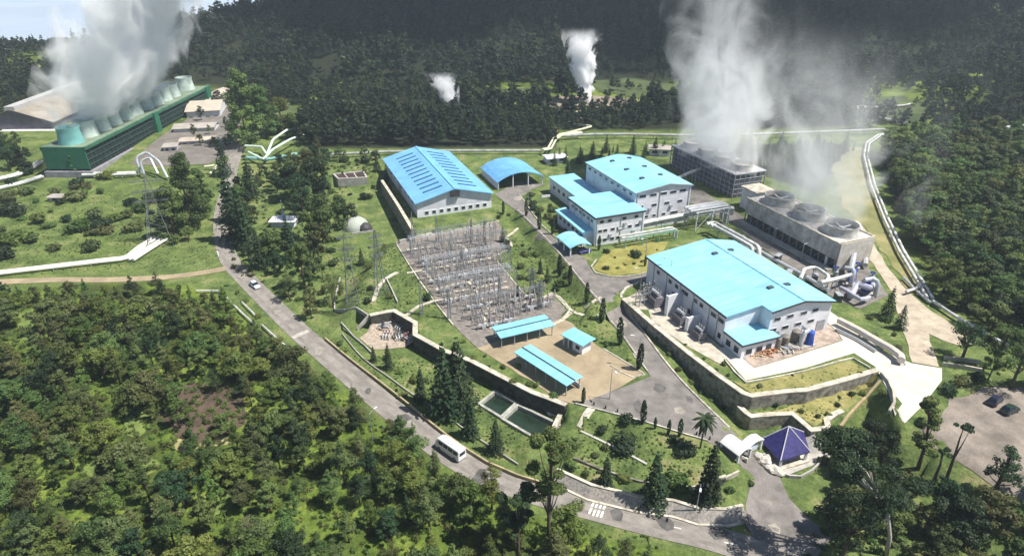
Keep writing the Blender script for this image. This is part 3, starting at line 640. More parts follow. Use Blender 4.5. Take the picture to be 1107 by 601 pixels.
for y in (21, 25, 29, 33, 37, 41, 45): window(B, '-x', 11.4, y, 2.4, 1.8, 1.2)
for x in (24.0, 27.9, 31.8, 35.4, 39.0): window(B, '-y', x, TY0, 10.9, 2.4, .8)
for x in (23.6, 28.6, 33.4, 38.4): window(B, '-y', x, TY0, 7.4, 1.8, .8)
for x, w in ((25.2, 3.0), (29.0, 1.2), (32.6, 1.2), (36.6, 2.8)): window(B, '-y', x, TY0, 3.8, w, .7)
for y in range(9, 39, 4): window(B, '-x', TX0, y, 11.0 if y > 18 else 11.2, 1.7, .75)
for x, z in ((9.3, 2.6), (14.2, 5.6), (17.4, 2.6), (20.1, 5.6)): MB().box(x - .5, x + .5, -.45, -.02, z, z + .7).build('air_conditioner', STEEL, B)
for x in (4.6, 12.8, 20.6): MB().box(x - .08, x + .08, -.16, -.02, 0, 9.0).build('downpipe', STEEL, B)
for x in (22.0, 30.4, 41.6): MB().box(x - .1, x + .1, TY0 - .18, TY0 - .02, 0, 12.4).build('downpipe', STEEL, B)
for y in (4, 9, 14): MB().box(4.04, 4.18, y - .08, y + .08, 5.1, 9.0).build('downpipe', STEEL, B)
for x, z in ((27.0, 6.2), (35.0, 6.2), (40.2, 3.2)): MB().box(x - .55, x + .55, TY0 - .5, TY0 - .02, z, z + .75).build('air_conditioner', STEEL, B)
# entrance canopy in front of the control building
C = bld('entrance_canopy', 'cyan arched entrance canopy on white posts before the control building', 155.5, 79.6, ZUP, 'canopy')
arc = [(7.2 * k / 8, 3.0 + 1.0 * sin(pi * k / 8)) for k in range(9)]
pr = arc + [(x, z - .22) for x, z in arc[::-1]]
vs = [(x, y, z) for y in (0, 9.6) for x, z in pr]; n = len(pr)
MB().add(vs, [tuple(range(n))[::-1], tuple(range(n, 2 * n))] + [(i, (i + 1) % n, n + (i + 1) % n, n + i) for i in range(n)]).build('canopy_roof', ROOFC, C)
for x in (.5, 6.7):
    for y in (.6, 5, 9): MB().box(x - .18, x + .18, y - .18, y + .18, -.3, 3.1).build('post', WHITEW, C)

# warehouse
B = bld('warehouse', 'long white warehouse with deep blue gable roof and slanting louvre slots', 202.2, 45.4, ZUP)
WE, WR, WM = 5.6, 9.0, 13.2; zw = lambda x, y=0: WE + (WR - WE) * (1 - abs(x - WM) / WM)
MB().prism([(0, 0), (WM, 0), (26.4, 0), (26.4, 52), (WM, 52), (0, 52)], -.4, lambda x, y: zw(x) - .3).build('wall', GREYW, B)
MB().box(-.08, 26.48, -.08, -.004, -.2, 2.3).build('white_plinth', WHITEW, B)
mb = MB(); roof_slab(mb, rect(-.8, WM, -.9, 52.8), lambda x, y: zw(x)); roof_slab(mb, rect(WM, 27.2, -.9, 52.8), lambda x, y: zw(x)); rf = mb.build('roof', ROOFB, B)
mb = MB()
for i in range(26): mb.box(WM - .3, WM + .3, -.7 + i * 2.05, 1.2 + i * 2.05, WR + .01, WR + .2)
mb.build('ridge_cap', M('ridge_blue', (.2, .48, .72), .5, .1, .4), rf)
for s_ in (0, 1):
    for k in range(11):
        y = 5 + k * 4.1
        xa, xb = (3.6, 10.4) if s_ == 0 else (16.2, 22.8)
        MB().add([(xa, y, zw(xa) + .02), (xb, y, zw(xb) + .02), (xb, y + .9, zw(xb) + .02), (xa, y + .9, zw(xa) + .02), (xa, y, zw(xa) + .3), (xb, y, zw(xb) + .3), (xb, y + .9, zw(xb) + .12), (xa, y + .9, zw(xa) + .12)],
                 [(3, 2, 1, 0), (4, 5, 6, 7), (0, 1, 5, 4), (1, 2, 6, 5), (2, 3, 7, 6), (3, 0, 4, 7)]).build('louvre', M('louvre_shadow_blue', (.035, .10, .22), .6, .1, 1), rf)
MB().box(WM - 1.6, WM + 1.6, -.95, -.3, 6.0, 8.0).build('gable_vent', DARK, B)
for k in range(9): window(B, '-y', 3.2 + k * 2.6, -.08, .9, 1.2, 1.0)
for k in range(8): window(B, '-x', 0, 6 + k * 5.5, 3.2, 2.2, .9)
MB().box(-.1, .1, 24, 28, 0, 3.6).build('roller_door', STEEL, B)

# workshop with arched roof
B = bld('workshop', 'small open workshop with a blue curved roof beside the warehouse', 217.5, 79.8, ZUP)
arc = [(19.2 * k / 10, 3.0 + 3.0 * sin(pi * k / 10) ** .8) for k in range(11)]; pr = arc + [(x, z - .25) for x, z in arc[::-1]]
vs = [(x, y, z) for y in (0, 19.5) for x, z in pr]; n = len(pr)
MB().add(vs, [tuple(range(n))[::-1], tuple(range(n, 2 * n))] + [(i, (i + 1) % n, n + (i + 1) % n, n + i) for i in range(n)]).build('curved_roof', M('workshop_blue', (.14, .36, .62), .5, .15, .3), B)
MB().prism(rect(.5, 18.7, 16, 19.2), -.3, 2.9).build('rear_wall', GREYW, B)
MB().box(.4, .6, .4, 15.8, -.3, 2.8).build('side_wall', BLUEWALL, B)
for x in (.6, 6.5, 12.7, 18.6): MB().box(x - .15, x + .15, .4, .7, -.3, 3.0 if x in (.6, 18.6) else 5.3).build('post', WHITEW, B)

# car canopies and hut in the yard
def px_frame(a, b, z):
    A_, B_ = W(*a, z), W(*b, z); d = B_ - A_; return A_, d.length, atan2(d.y, d.x)
def car_canopy(label, a, b, depth, z0, h, tilt, posts):
    """a, b: the two corners of the near eave in the photograph"""
    A_, L, ang = px_frame(a, b, z0 + h); r = thing('car_canopy', label, 'canopy', (A_.x, A_.y, z0), ang)
    MB().prism(rect(0, L, 0, depth / 2), lambda x, y: h - .2 + tilt * y, lambda x, y: h + tilt * y).build('roof_sheet', ROOFX, r)
    MB().prism(rect(0, L, depth / 2 + .06, depth), lambda x, y: h - .2 + tilt * (depth - y), lambda x, y: h + tilt * (depth - y)).build('roof_sheet', ROOFX, r)
    MB().box(0, L, depth / 2 - .12, depth / 2 + .2, h + tilt * depth / 2 + .01, h + tilt * depth / 2 + .12).build('ridge_gutter', DARK, r)
    for k in range(posts):
        x = .5 + (L - 1) * k / (posts - 1)
        for y in (.5, depth - .5): MB().box(x - .09, x + .09, y - .09, y + .09, -.3, h - .1).build('post', STEEL, r)
    MB().box(.3, L - .3, depth - .35, depth - .2, -.2, 1.1).build('back_rail', GREYW, r); return r
car_canopy('cyan roofed open canopy nearest the switchyard gravel, dark beneath', (541,365.5), (600,351.5), 5.6, ZMID, 3.2, .06, 5)
car_canopy('longest cyan roofed parking canopy, lying diagonally in the beige yard', (555.5,380.5), (612.5,417), 5.0, ZMID, 3.2, .06, 6)
A_, L, ang = px_frame((607.5,361.5), (630,373.5), ZMID + 3.2)
r = thing('guard_hut', 'small hut with cyan gable roof and open porch in the beige yard', 'hut', (A_.x, A_.y, ZMID), ang)
MB().box(L * .45, L - .6, .6, 3.7, -.3, 3.0).build('wall', WHITEW, r)
MB().prism(rect(-.2, L + .2, -.2, 2.1), lambda x, y: 3.0 + .1 * y, lambda x, y: 3.2 + .1 * y).prism(rect(-.2, L + .2, 2.13, 4.5), lambda x, y: 3.0 + .1 * (4.25 - y), lambda x, y: 3.2 + .1 * (4.25 - y)).build('roof', ROOFX, r)
for x in (.3, 1.8):
    for y in (.4, 3.8): MB().box(x - .1, x + .1, y - .1, y + .1, -.3, 3.05).build('post', WHITEW, r)
window(r, '-y', L * .7, .6, 1.0, 1.2, 1.0); MB().box(L * .45 - .05, L * .45 + .02, 1.3, 2.3, 0, 2.1).build('door', DARK, r)

# gatehouse: two white vaults; pyramid pavilion
GW = M('gate_roof', (.66, .66, .64), .6, .06, .6)
GZ = 4.6; D_ = W(799, 493, GZ); C_ = W(813.5, 485, GZ); A2 = W(783, 475.5, GZ); E_ = W(831.5, 478, GZ); dx_ = C_ - D_; ang = atan2(dx_.y, dx_.x)
r = thing('gatehouse', 'gatehouse of two white vaulted roofs spanning the entrance road', 'gatehouse', (D_.x, D_.y, .6), ang)
w1 = dx_.length; w2 = (E_ - C_).length; dep = (A2 - D_).length
def vault(x0, x1, y0, y1, h, rise):
    n_ = 10; a = [(x0 + (x1 - x0) * k / n_, h + rise * sin(pi * k / n_)) for k in range(n_ + 1)]; pr = a + [(x, z - .22) for x, z in a[::-1]]; n = len(pr)
    vs = [(x, y, z) for y in (y0, y1) for x, z in pr]
    return MB().add(vs, [tuple(range(n))[::-1], tuple(range(n, 2 * n))] + [(i, (i + 1) % n, n + (i + 1) % n, n + i) for i in range(n)])
vault(0, w1, 0, dep, GZ - .6, .8).build('vault_roof', GW, r); vault(w1 + .05, w1 + w2, .6, dep * .55, GZ - .7, .6).build('vault_roof', GW, r)
for x, y in ((.3, .3), (w1 - .1, .3), (.3, dep - .3), (w1 - .1, dep - .3), (w1 + w2 - .3, .9), (w1 + w2 - .3, dep * .5)): MB().box(x - .2, x + .2, y - .2, y + .2, -.9, GZ - .75).build('column', GW, r)
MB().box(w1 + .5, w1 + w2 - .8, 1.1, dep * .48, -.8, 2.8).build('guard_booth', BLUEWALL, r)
a, b, c, d = [W(x, y, 3.0) for x, y in ((822,474),(844,497),(876,487),(869,466))]
ctr = (a + b + c + d) / 4; r = thing('pyramid_pavilion', 'square pavilion with a dark indigo pyramid roof and pale ridges beside the gate', 'pavilion', (ctr.x, ctr.y, .4))
apx = W(850, 458, 6.6) - Vector((ctr.x, ctr.y, .4)); apx.x *= .6; apx.y *= .6
q = [p - Vector((ctr.x, ctr.y, .4)) for p in (a, b, c, d)]; q = [Vector((p.x, p.y, 2.4)) for p in q]
INDIGO = M('indigo_tiles', (.035, .03, .13), .4, .3, 1.5)
MB().add(q + [apx] + [p - Vector((0, 0, .25)) for p in q], [(0, 1, 4), (1, 2, 4), (2, 3, 4), (3, 0, 4), (8, 7, 6, 5), (0, 5, 6, 1), (1, 6, 7, 2), (2, 7, 8, 3), (3, 8, 5, 0)]).build('roof', INDIGO, r)
mb = MB()
for p in q: mb.tube([p + Vector((0, 0, .06)), apx + Vector((0, 0, .06))], .12, 6)
mb.build('ridge_tile', M('pale_ridge', (.45, .44, .5), .6, .1, 1), r)
for p in q: MB().box(p.x * .86 - .2, p.x * .86 + .2, p.y * .86 - .2, p.y * .86 + .2, -.6, 2.5).build('column', WHITEW, r)
MB().prism([(p.x * 1.08, p.y * 1.08) for p in q], -.8, .12).build('plinth', CREAM, r)
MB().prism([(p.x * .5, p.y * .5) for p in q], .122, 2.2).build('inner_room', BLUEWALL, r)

# cooling tower block near the turbine hall: three fans
B = bld('cooling_tower', 'pale grey cooling tower block with three wide round fan stacks and thin steam', 120, 145, ZUP, 'cooling tower')
CL, CD, CH = 38.5, 13.0, 8.6
MB().box(0, CD, 0, CL, 3.6, CH).build('casing', M('casing_grey', (.42, .40, .38), .8, .38, .35, fine=.15), B)
MB().box(.7, CD - .7, .7, CL - .7, -.4, 3.595).build('louvre_core', DARK, B)
mb = MB()
for k in range(14):
    y = .2 + (CL - .4) * k / 13
    mb.box(.02, .3, y - .14, y + .14, -.4, 3.59); mb.bar((.16, y, 3.3), (.16, min(CL, y + 2.7), .4), .12)
mb.build('louvre_frame', M('frame_grey', (.2, .2, .21), .7, .1, 1), B)
MB().box(-2.2, -.3, 0, CL, -.4, 1.0).build('basin_wall', CONC, B)
MB().box(-.3, .25, -.2, CL + .2, CH + .002, CH + .35).box(CD - .25, CD + .2, -.2, CL + .2, CH + .002, CH + .35).box(.25, CD - .25, -.2, .25, CH + .002, CH + .35).build('deck_edge', CREAM, B)
MB().box(.4, CD - .2, -.42, -.02, -.3, CH - .1).build('end_panel', M('end_cream', (.52, .48, .42), .75, .2, .5), B)
MINTG = M('fan_stack_grey', (.40, .39, .36), .7, .25, .5)
for y in (6.4, 19.0, 31.6):
    f = MB().lathe((6.8, y, CH + .003), [(5.1, 0), (4.7, .9), (4.55, 1.8), (4.7, 2.6), (4.5, 2.6), (4.35, 1.8), (4.45, .9)], 28).build('fan_stack', MINTG, B, smooth=True)
    MB().lathe((6.8, y, CH + .9), [(0, 0), (4.3, 0), (4.3, .1), (0, .1)], 28).build('fan_deck', DARK, f)
    mb = MB()
    for k in range(6): a = k * pi / 3 + y; mb.bar((6.8, y, CH + 1.3), (6.8 + 4.1 * cos(a), y + 4.1 * sin(a), CH + 1.35), .55, .08)
    mb.lathe((6.8, y, CH + 1.0), [(.7, 0), (.7, .6), (0, .8)], 12); mb.build('fan_blade', STEEL, f)
for y in (9, 21): MB().tube([(-3.2, y, -.2), (-3.2, y, 5.2), (-1.4, y, 5.6)], .09, 6).build('lamp_arm', STEEL, B)

# older timber-lattice cooling tower further back
B = bld('cooling_tower', 'dark grey lattice cooling tower under thick steam behind the control building', 178.5, 156, ZUP, 'cooling tower')
CL, CD, CH = 40.0, 13.5, 8.8
MB().box(.6, CD - .6, .6, CL - .6, -.4, CH - .6).build('louvre_core', M('lattice_core', (.12, .125, .15), .8, .35, .5), B)
mb = MB()
for k in range(17):
    y = CL * k / 16; mb.box(0, .22, y - .12, y + .12, -.4, CH); mb.box(CD - .22, CD, y - .12, y + .12, -.4, CH)
    if k < 16: mb.bar((.1, y, .3 + (k % 2) * 4), (.1, y + 2.5, 4.3 + (k % 2) * 4), .14)
for z in (1.4, 3.2, 5.0, 6.8, CH - .3): mb.box(-.06, -.001, 0, CL, z, z + .3); mb.box(0, CD, -.2, -.002, z, z + .3)
for k in range(7): x = CD * k / 6; mb.box(x - .12, x + .12, -.24, -.03, -.4, CH)
mb.build('lattice_frame', M('lattice_grey', (.28, .28, .32), .7, .2, .8), B)
MB().box(-.2, CD + .2, -.3, CL + .2, CH + .003, CH + .25).build('deck', M('deck_grey', (.36, .36, .38), .8, .15, .8), B)
for k in range(4):
    y = 5 + k * 10
    f = MB().lathe((6.7, y, CH + .253), [(4.4, 0), (4.0, .8), (3.9, 1.5), (4.0, 2.2), (3.8, 2.2), (3.7, 1.5), (3.8, .8)], 24).build('fan_stack', MINTG, B, smooth=True)
    MB().lathe((6.7, y, CH + .9), [(0, 0), (3.7, 0), (3.7, .1), (0, .1)], 20).build('fan_deck', DARK, f)
mb = MB()
for k in range(25): y = CL * k / 24; mb.bar((0, y, CH + .25), (0, y, CH + 1.35), .07)
mb.bar((0, 0, CH + 1.35), (0, CL, CH + 1.35), .08); mb.bar((0, 0, CH + .85), (0, CL, CH + .85), .06); mb.build('railing', STEEL, B)
B = bld('steam_hood', 'small pale concrete block with flat roof between both cooling towers', 164, 153.5, ZUP, 'plant room')
MB().box(0, 7, 0, 7, -.3, 7.2).build('wall', GREYW, B); MB().box(-.5, 7.5, -.5, 7.5, 7.203, 7.6).build('roof', CREAM, B)

# ------------------------------------------------------------------ the older plant with green cooling towers
gz = 4.0
r = thing('cooling_tower', 'long dark green cooling tower with a row of mint fan stacks under billowing white steam', 'cooling tower', (-190, 257, gz))
GL, GWD, GH = 122.0, 17.5, 11.0
MB().box(.5, GWD - .5, .6, GL, 1.2, GH - .6).build('louvre_core', M('louvre_black_green', (.014, .022, .02), .8, .3, .5), r)
mb = MB()
for k in range(41): y = .8 + (GL - 1) * k / 40; mb.box(GWD - .5, GWD - .2, y - .1, y + .1, 1.2, GH - 1)
for z in (3.2, 5.4, 7.6): mb.box(GWD - .499, GWD - .15, .7, GL, z, z + .2)
mb.build('louvre_frame', M('louvre_frame_green', (.03, .07, .06), .7, .2, .5), r)
MB().box(0, GWD, 0, .58, 2.0, GH).build('end_panel', GREENP, r)
MB().box(GWD - .1, GWD + .4, 0, GL, GH - 1.2, GH).box(-.4, .1, 0, GL, GH - 1.2, GH).build('eave_beam', M('eave_green', (.03, .12, .07), .6, .15, .3), r)
MB().box(.1, GWD - .1, .6, GL, GH - .595, GH + .05).build('deck', M('deck_green', (.17, .22, .15), .8, .2, .3), r)
MB().box(GWD - .2, GWD + 1.2, 56, 60, 0, GH + .3).build('stair_tower', GREENP, r)
MB().box(GWD - .2, GWD + 1.2, 116, 121, 0, GH + .3).build('stair_tower', GREENP, r)
MB().box(-1, GWD + 1, -1, GL + 1, -5, 1.19).build('basin', M('basin_grey', (.26, .25, .27), .85, .2, .4), r)
for i, y in enumerate([7, 18, 27.5, 37, 46.5, 56, 66.5, 76.5, 86, 95.5, 113]):
    f = MB().lathe((8.6, y, GH + .06), [(4.9, 0), (4.5, 2), (4.2, 4), (4.1, 5.2), (4.3, 6.6), (4.1, 6.6), (3.95, 5.2), (4.0, 4)], 24).build('fan_stack', TEAL if i == 0 else MINT, r, smooth=True)
    MB().lathe((8.6, y, GH + 3.2), [(0, 0), (4.0, 0), (4.0, .1), (0, .1)], 20).build('fan_deck', DARK, f)
mb = MB()
for k in range(30): mb.bar((GWD + .1, GL * k / 29, GH), (GWD + .1, GL * k / 29, GH + 1.1), .08)
mb.bar((GWD + .1, 0, GH + 1.1), (GWD + .1, GL, GH + 1.1), .09); mb.bar((GWD + .1, 0, GH + .6), (GWD + .1, GL, GH + .6), .07); mb.build('railing', M('railing_green', (.25, .35, .28), .6, .2, 1), r)
# old powerhouse behind it
r = thing('old_powerhouse', 'old grey powerhouse with a weathered gable roof and dark end wall beside green tower', 'building', (-262, 318, 3), radians(3))
OW, OLn, OE, ORH = 36, 70, 7, 13; zo = lambda x, y=0: OE + (ORH - OE) * (1 - abs(x - OW / 2) / (OW / 2))
MB().prism([(0, 0), (OW / 2, 0), (OW, 0), (OW, OLn), (OW / 2, OLn), (0, OLn)], -8, lambda x, y: zo(x) - .3).build('wall', M('old_wall', (.12, .11, .135), .85, .2, .3), r)
mb = MB(); roof_slab(mb, rect(-1, OW / 2, -1, OLn + 1), lambda x, y: zo(x)); roof_slab(mb, rect(OW / 2, OW + 1, -1, OLn + 1), lambda x, y: zo(x)); rf = mb.build('roof', M('old_roof', (.20, .175, .14), .75, scale=.12, col2=(.34, .31, .26)), r)
MB().box(OW / 2 - 2.4, OW / 2 + 2.4, -.6, OLn, ORH - .8, ORH + 1.2).build('ridge_monitor', M('monitor_pale', (.40, .39, .38), .7, .1, .3), rf)
MB().box(-1.5, OW + 1.5, -3.5, -.02, 2.6, 3.1).build('end_lean_to', M('lean_white', (.6, .6, .6), .7, .1, .4), r)
for k in range(6): MB().box(2 + k * 6, 5.6 + k * 6, -.5, -.02, -3, 2.5).build('bay_opening', DARK, r)
# service buildings along the old plant road
OLDR = M('old_sheet_roof', (.33, .30, .27), .7, .15, .3); OLDR2 = M('old_brown_roof', (.40, .34, .28), .8, .2, .3)
def shed(label, a, b, depth, h, rise, z, roofm, wallm=None, wins=4, name='service_building'):
    A_, L, ang = px_frame(a, b, z); q = thing(name, label, 'building', (A_.x, A_.y, z), ang)
    MB().prism([(0, 0), (L, 0), (L, depth / 2), (L, depth), (0, depth), (0, depth / 2)], -1.5, lambda x, y: h + rise * (1 - abs(y - depth / 2) * 2 / depth) - .25).build('wall', wallm or GREYW, q)
    zz = lambda x, y: h + rise * (1 - abs(y - depth / 2) * 2 / depth)
    m_ = MB(); roof_slab(m_, rect(-.6, L + .6, -.7, depth / 2), zz, .22); roof_slab(m_, rect(-.6, L + .6, depth / 2, depth + .7), zz, .22); m_.build('roof', roofm, q)
    for k in range(wins): window(q, '-y', L * (k + .5) / wins, 0, 1.0, L / wins * .5, 1.1)
    return q
shed('pale flat service building beside the trees at the old plant road', (189,148), (233,146), 10, 4, 1.0, 4, OLDR)
shed('low brown roofed annex below the pale service building', (196,160), (232,158), 6, 3.2, .5, 4, OLDR2)
shed('long pale gabled office behind the flat service building', (203,131), (239,129), 26, 5, 2.6, 4.5, M('office_roof', (.42, .37, .30), .7, .1, .2))
shed('small tan roofed shelter furthest along the old plant road', (236,113), (250,104), 8, 4, 1.2, 5, OLDR2, wins=2)
shed('tiny white flat roofed shed alone in the rough grass', (54,219.5), (69,219.5), 3.2, 2.4, .15, .3, OLDR, wins=1, name='shed')
shed('small grey store between flat service building and brown annex', (178,166), (192,165), 6, 3, .4, 4, OLDR, wins=2)
shed('narrow dark roofed workshop strip behind the pale gabled office', (214,118), (228,117), 10, 4, 1.0, 4.5, OLDR2, wins=2)
shed('low pale shed row close to the main road bend', (236,160), (252,159), 5, 3, .4, 4, OLDR, wins=3)
shed('white sided low building below the dark trees behind the workshop', (592,178), (612,176), 5, 2.6, .3, 6, GREYW, wins=2)
shed('small pale roofed store beside the lattice cooling tower', (702,168), (724,169), 6, 3, .3, 6.2, OLDR, wins=2)
# antenna pavilion, tent, cell basin
c = P(308, 243); r = thing('antenna_hut', 'small white flat hut carrying a slim blue antenna spire among the trees', 'hut', c)
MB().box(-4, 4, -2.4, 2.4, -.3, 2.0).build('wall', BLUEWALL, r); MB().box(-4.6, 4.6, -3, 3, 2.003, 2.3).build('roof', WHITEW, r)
MB().lathe((0, 0, 2.3), [(.9, 0), (.8, 1), (.25, 2.2), (.1, 6.8), (0, 7)], 8).build('spire', M('spire_blue', (.25, .35, .5), .5, .1, 1), r)
c = P(390, 247); r = thing('dome_tent', 'pale dome shelter with a dark opening on the lawn left of the warehouse'.replace(' left of', ' beside'), 'tent', c, .35)
prof = [(4.6, 0), (4.4, 1.4), (3.7, 2.7), (2.5, 3.6), (1.2, 4.1), (0, 4.2)]
MB().lathe((-1.5, 1, -.2), prof, 18).build('dome_cover', M('dome_cloth', (.36, .39, .34), .8, .1, .6), r, smooth=True)
MB().lathe((1.2, -1.9, -.2), [(2.6, 0), (2.5, 1.2), (1.8, 2.2), (.8, 2.7), (0, 2.8)], 14).build('opening', DARK, r, smooth=True)
MB().box(-3.6, 4.4, -4.6, -4.2, -.3, .5).build('front_kerb', CONC, r)
cs = [P(*p) for p in ((361,190),(393,186),(397,199),(367,203))]; c = sum(cs, Vector()) / 4; r = thing('cell_basin', 'concrete basin of three dark square cells on the lawn behind the tent', 'basin', c)
L = [(p.x - c.x, p.y - c.y) for p in cs]; zc = max(p.z for p in cs) - c.z
MB().wall(L, .7, -1.5, zc + .45, closed=True).build('rim', CONC, r); MB().prism(L, -1.4, zc + .1).build('cell_floor', M('cell_mud', (.055, .03, .026), .7, .4, .5), r)
for t in (.34, .66):
    a = Vector(L[0]).lerp(Vector(L[1]), t); b = Vector(L[3]).lerp(Vector(L[2]), t); MB().wall([a.lerp(b, .04), a.lerp(b, .96)], .5, -1.4, zc + .4).build('partition', CONC, r)

# ------------------------------------------------------------------ pipelines
def pipe(label, pts, r=.5, z=1.6, mat=PIPEW, n=8, sup=9.0, name='pipeline', cat='pipeline', twin=0, smoothpts=False):
    """pts: (px, py[, height above ground]) of the pipe's foot on the ground"""
    w = []
    for q in pts:
        g = P(q[0], q[1]); g.z += q[2] if len(q) > 2 else z; w.append(g)
    if smoothpts: w = spline(w, 1.5)
    else:
        o = [w[0]]
        for i in range(1, len(w) - 1):                     # short elbows
            a = (w[i - 1] - w[i]); b = (w[i + 1] - w[i]); k = min(1.6 * r + .5, a.length / 3, b.length / 3)
            o += [w[i] + a.normalized() * k, w[i] + (a.normalized() + b.normalized()) * k * .28, w[i] + b.normalized() * k]
        w = o + [w[-1]]
    c = w[len(w) // 2].copy(); c.z = float(hz(c.x, c.y)); root = thing(name, label, cat, c)
    for t in range(twin + 1):
        off = []
        for i, p in enumerate(w):
            d = (w[min(i + 1, len(w) - 1)] - w[max(i - 1, 0)]); q = Vector((d.y, -d.x, 0)); q = q.normalized() if q.length > 1e-3 else Vector((1, 0, 0)); off.append(p + q * t * r * 3.2 - c)
        MB().tube(off, r, n).build('pipe_run', mat, root, smooth=True)
    if sup:
        acc = 0
        for a, b in zip(w[:-1], w[1:]):
            L = (b - a).length; s_ = sup - acc
            while s_ < L:
                p = a.lerp(b, s_ / L); g = float(hz(p.x, p.y)); s_ += sup
                if p.z - r - g > .4:
                    d = (b - a).normalized(); q = Vector((d.y, -d.x, 0)).normalized() * r * 1.2
                    e = q * (1 + twin * 3.2 / 1.2)
                    MB().bar(p - q - Vector((0, 0, p.z - g + .3)) - c, p - q - Vector((0, 0, r + .05)) - c, .18).bar(p + e - Vector((0, 0, p.z - g + .3)) - c, p + e - Vector((0, 0, r + .05)) - c, .18).bar(p - q - Vector((0, 0, r + .12)) - c, p + e - Vector((0, 0, r + .12)) - c, .2).build('pipe_support', STEEL, root)
            acc = (acc + L) % sup
    return root
pipe('long pale steam pipeline crossing behind the blue warehouse below the dark wood', [(336,172),(380,170),(420,168),(480,167),(540,167),(586,167)], .55, 1.6, PIPEL)
pipe('long pale steam pipeline continuing past the pipe loop towards the lattice cooling tower', [(604,152),(640,150),(680,150),(735,151),(790,151)], .6, 2.0, PIPEL)
pipe('long pale pipeline passing behind the steam of both cooling towers', [(800,151),(850,149),(905,147),(955,145)], .6, 2.2, PIPEL)
pipe('twin yellowish pipes stepping down from the pipe loop to the long pipeline', [(586,168),(592,167),(598,156),(606,151),(628,149)], .45, 2.6, M('cream_pipe', (.62, .6, .42), .5, .1, .6), twin=1, sup=8)
pipe('zigzag yellowish well pipes below the small white steam jet', [(610,148),(640,140),(612,136),(630,132),(612,127),(632,122)], .5, 1.4, MATS['cream_pipe'], sup=12)
pipe('bright twin pipeline bordering the wood on the hillside edge', [(974,147),(952,149),(939,158),(937,172),(945,204),(959,240),(976,276),(1007,327)], .42, 1.2, twin=1)
pipe('pale pipeline running from the twin pipes along the foot of the wood', [(1007,329),(1030,345),(1060,362),(1085,376),(1120,394)], .42, 1.0)
pipe('short pipe bridge joining the bank with the twin pipeline', [(978,320),(990,316),(1000,312)], .4, 1.2, sup=0)
pipe('thin pipe with elbow beside the gravel track under the twin pipeline', [(976,303),(990,318),(1005,330)], .35, .8, PIPEG)
pipe('white angled pipeline of the hillside well, upper run', [(926,119),(950,119),(975,119),(983,117)], .5, 1.6)
pipe('white angled pipeline descending from the hillside well', [(926,120),(934,128),(945,138)], .5, 1.6)
pipe('blue grey pipe pair near the clearing on the wooded hillside', [(950,131),(965,133),(980,137)], .6, 1.5, PIPEG, twin=1)
pipe('bright pale pipeline on the hill beyond the wood', [(1022,148),(1050,147),(1075,146),(1090,142),(1107,141),(1130,139)], .7, 2.2)
pipe('short white pipe above the bright hill pipeline', [(1056,136),(1070,136),(1082,137),(1083,142)], .6, 2.0)
pipe('bright twin pipeline crossing the rough grass above the dirt track', [(-60,302),(0,297),(60,290),(110,284),(137,281),(150,270),(168,259)], .48, .9, M('bright_pipe', (.72, .70, .62), .5, .1, .5), twin=1, sup=10)
pipe('lower twin pipes beside the lattice pylon', [(140,284),(158,272),(176,261)], .5, .9, MATS['bright_pipe'], twin=1, sup=8)
pipe('thin silver railing pipe on the verge between the main road and wood', [(213,317),(238,317),(250,329),(262,341),(275,353)], .22, .8, PIPEW, sup=6)
pipe('short silver railing pipe along the verge, further down the road', [(284,354),(298,367),(312,379)], .22, .8, PIPEW, sup=6)
pipe('pale railing pipe just behind the verge railing', [(262,329),(270,337),(276,343)], .2, .8, PIPEW, sup=6)
pipe('twin pale pipes along the foot of the green cooling tower', [(93,191),(120,191),(150,190)], .6, 1.3, PIPEW, twin=1, sup=8)
pipe('tall arched steam pipes rising beside the green tower', [(153,191),(152,189,7.5),(164,186,8.5),(176,190,6),(182,195,1)], .5, 1.3, PIPEG, sup=0)
pipe('second tall arched steam pipe with thicker bend', [(157,193),(156,191,6.5),(167,189,7.5),(172,193,2)], .45, 1.3, PIPEG, sup=0)
pipe('pale twin pipes crossing rough grass left of the tower'.replace('left of', 'before'), [(0,196),(18,192),(30,186),(42,178)], .6, 1.3, PIPEW, twin=1, sup=9)
pipe('pale pipe pair running under the green tower end', [(-40,212),(0,206),(24,200),(46,193)], .5, 1.1, PIPEW, twin=1, sup=9)
pipe('green white arched pipe above the shaded garden', [(266,165),(284,166,3),(290,176,3.5),(297,163,5),(312,152,5),(334,145,4)], .5, 3, M('green_white_pipe', (.55, .66, .58), .5, .1, .5), sup=0)
pipe('second green white arched pipe beside the first', [(270,172),(286,180,3),(296,172,4),(316,160,4),(340,149,3)], .5, 3, MATS['green_white_pipe'], sup=0)
pipe('teal pipe header on supports at the edge of the shaded garden', [(268,176),(290,178),(322,172)], .7, 2.2, M('teal_pipe', (.22, .42, .40), .5, .1, .5), sup=7)
pipe('yellowish bent pipes emerging behind the broad tree', [(222,184),(236,183),(228,192)], .5, 1.5, MATS['cream_pipe'], sup=0)
pipe('thick beige pipe running beside the bright concrete road', [(905,352),(925,362),(945,374),(962,384),(972,392),(972,396)], .85, 1.5, M('beige_pipe', (.58, .53, .46), .5, .1, .6), sup=6)
pipe('slim pipe beside the thick beige pipe', [(903,358),(925,369),(946,382)], .3, .6, PIPEG, sup=6)
pipe('twin large white ducts behind the turbine hall roof', [(762,254,3.6),(770,252,3.6),(796,266,3.6),(818,279,3.6),(820,283,1)], .62, 3.6, PIPEW, twin=1, sup=8)
pipe('white pipe bridge between control building and turbine hall', [(666,262,4.5),(700,254,4.5),(735,247,4.5),(772,241,5)], .7, 4.5, PIPEW, sup=9)
pipe('lower white pipe under the pipe bridge', [(674,259,3),(705,252,3),(740,245,3)], .45, 3, PIPEW, sup=0)
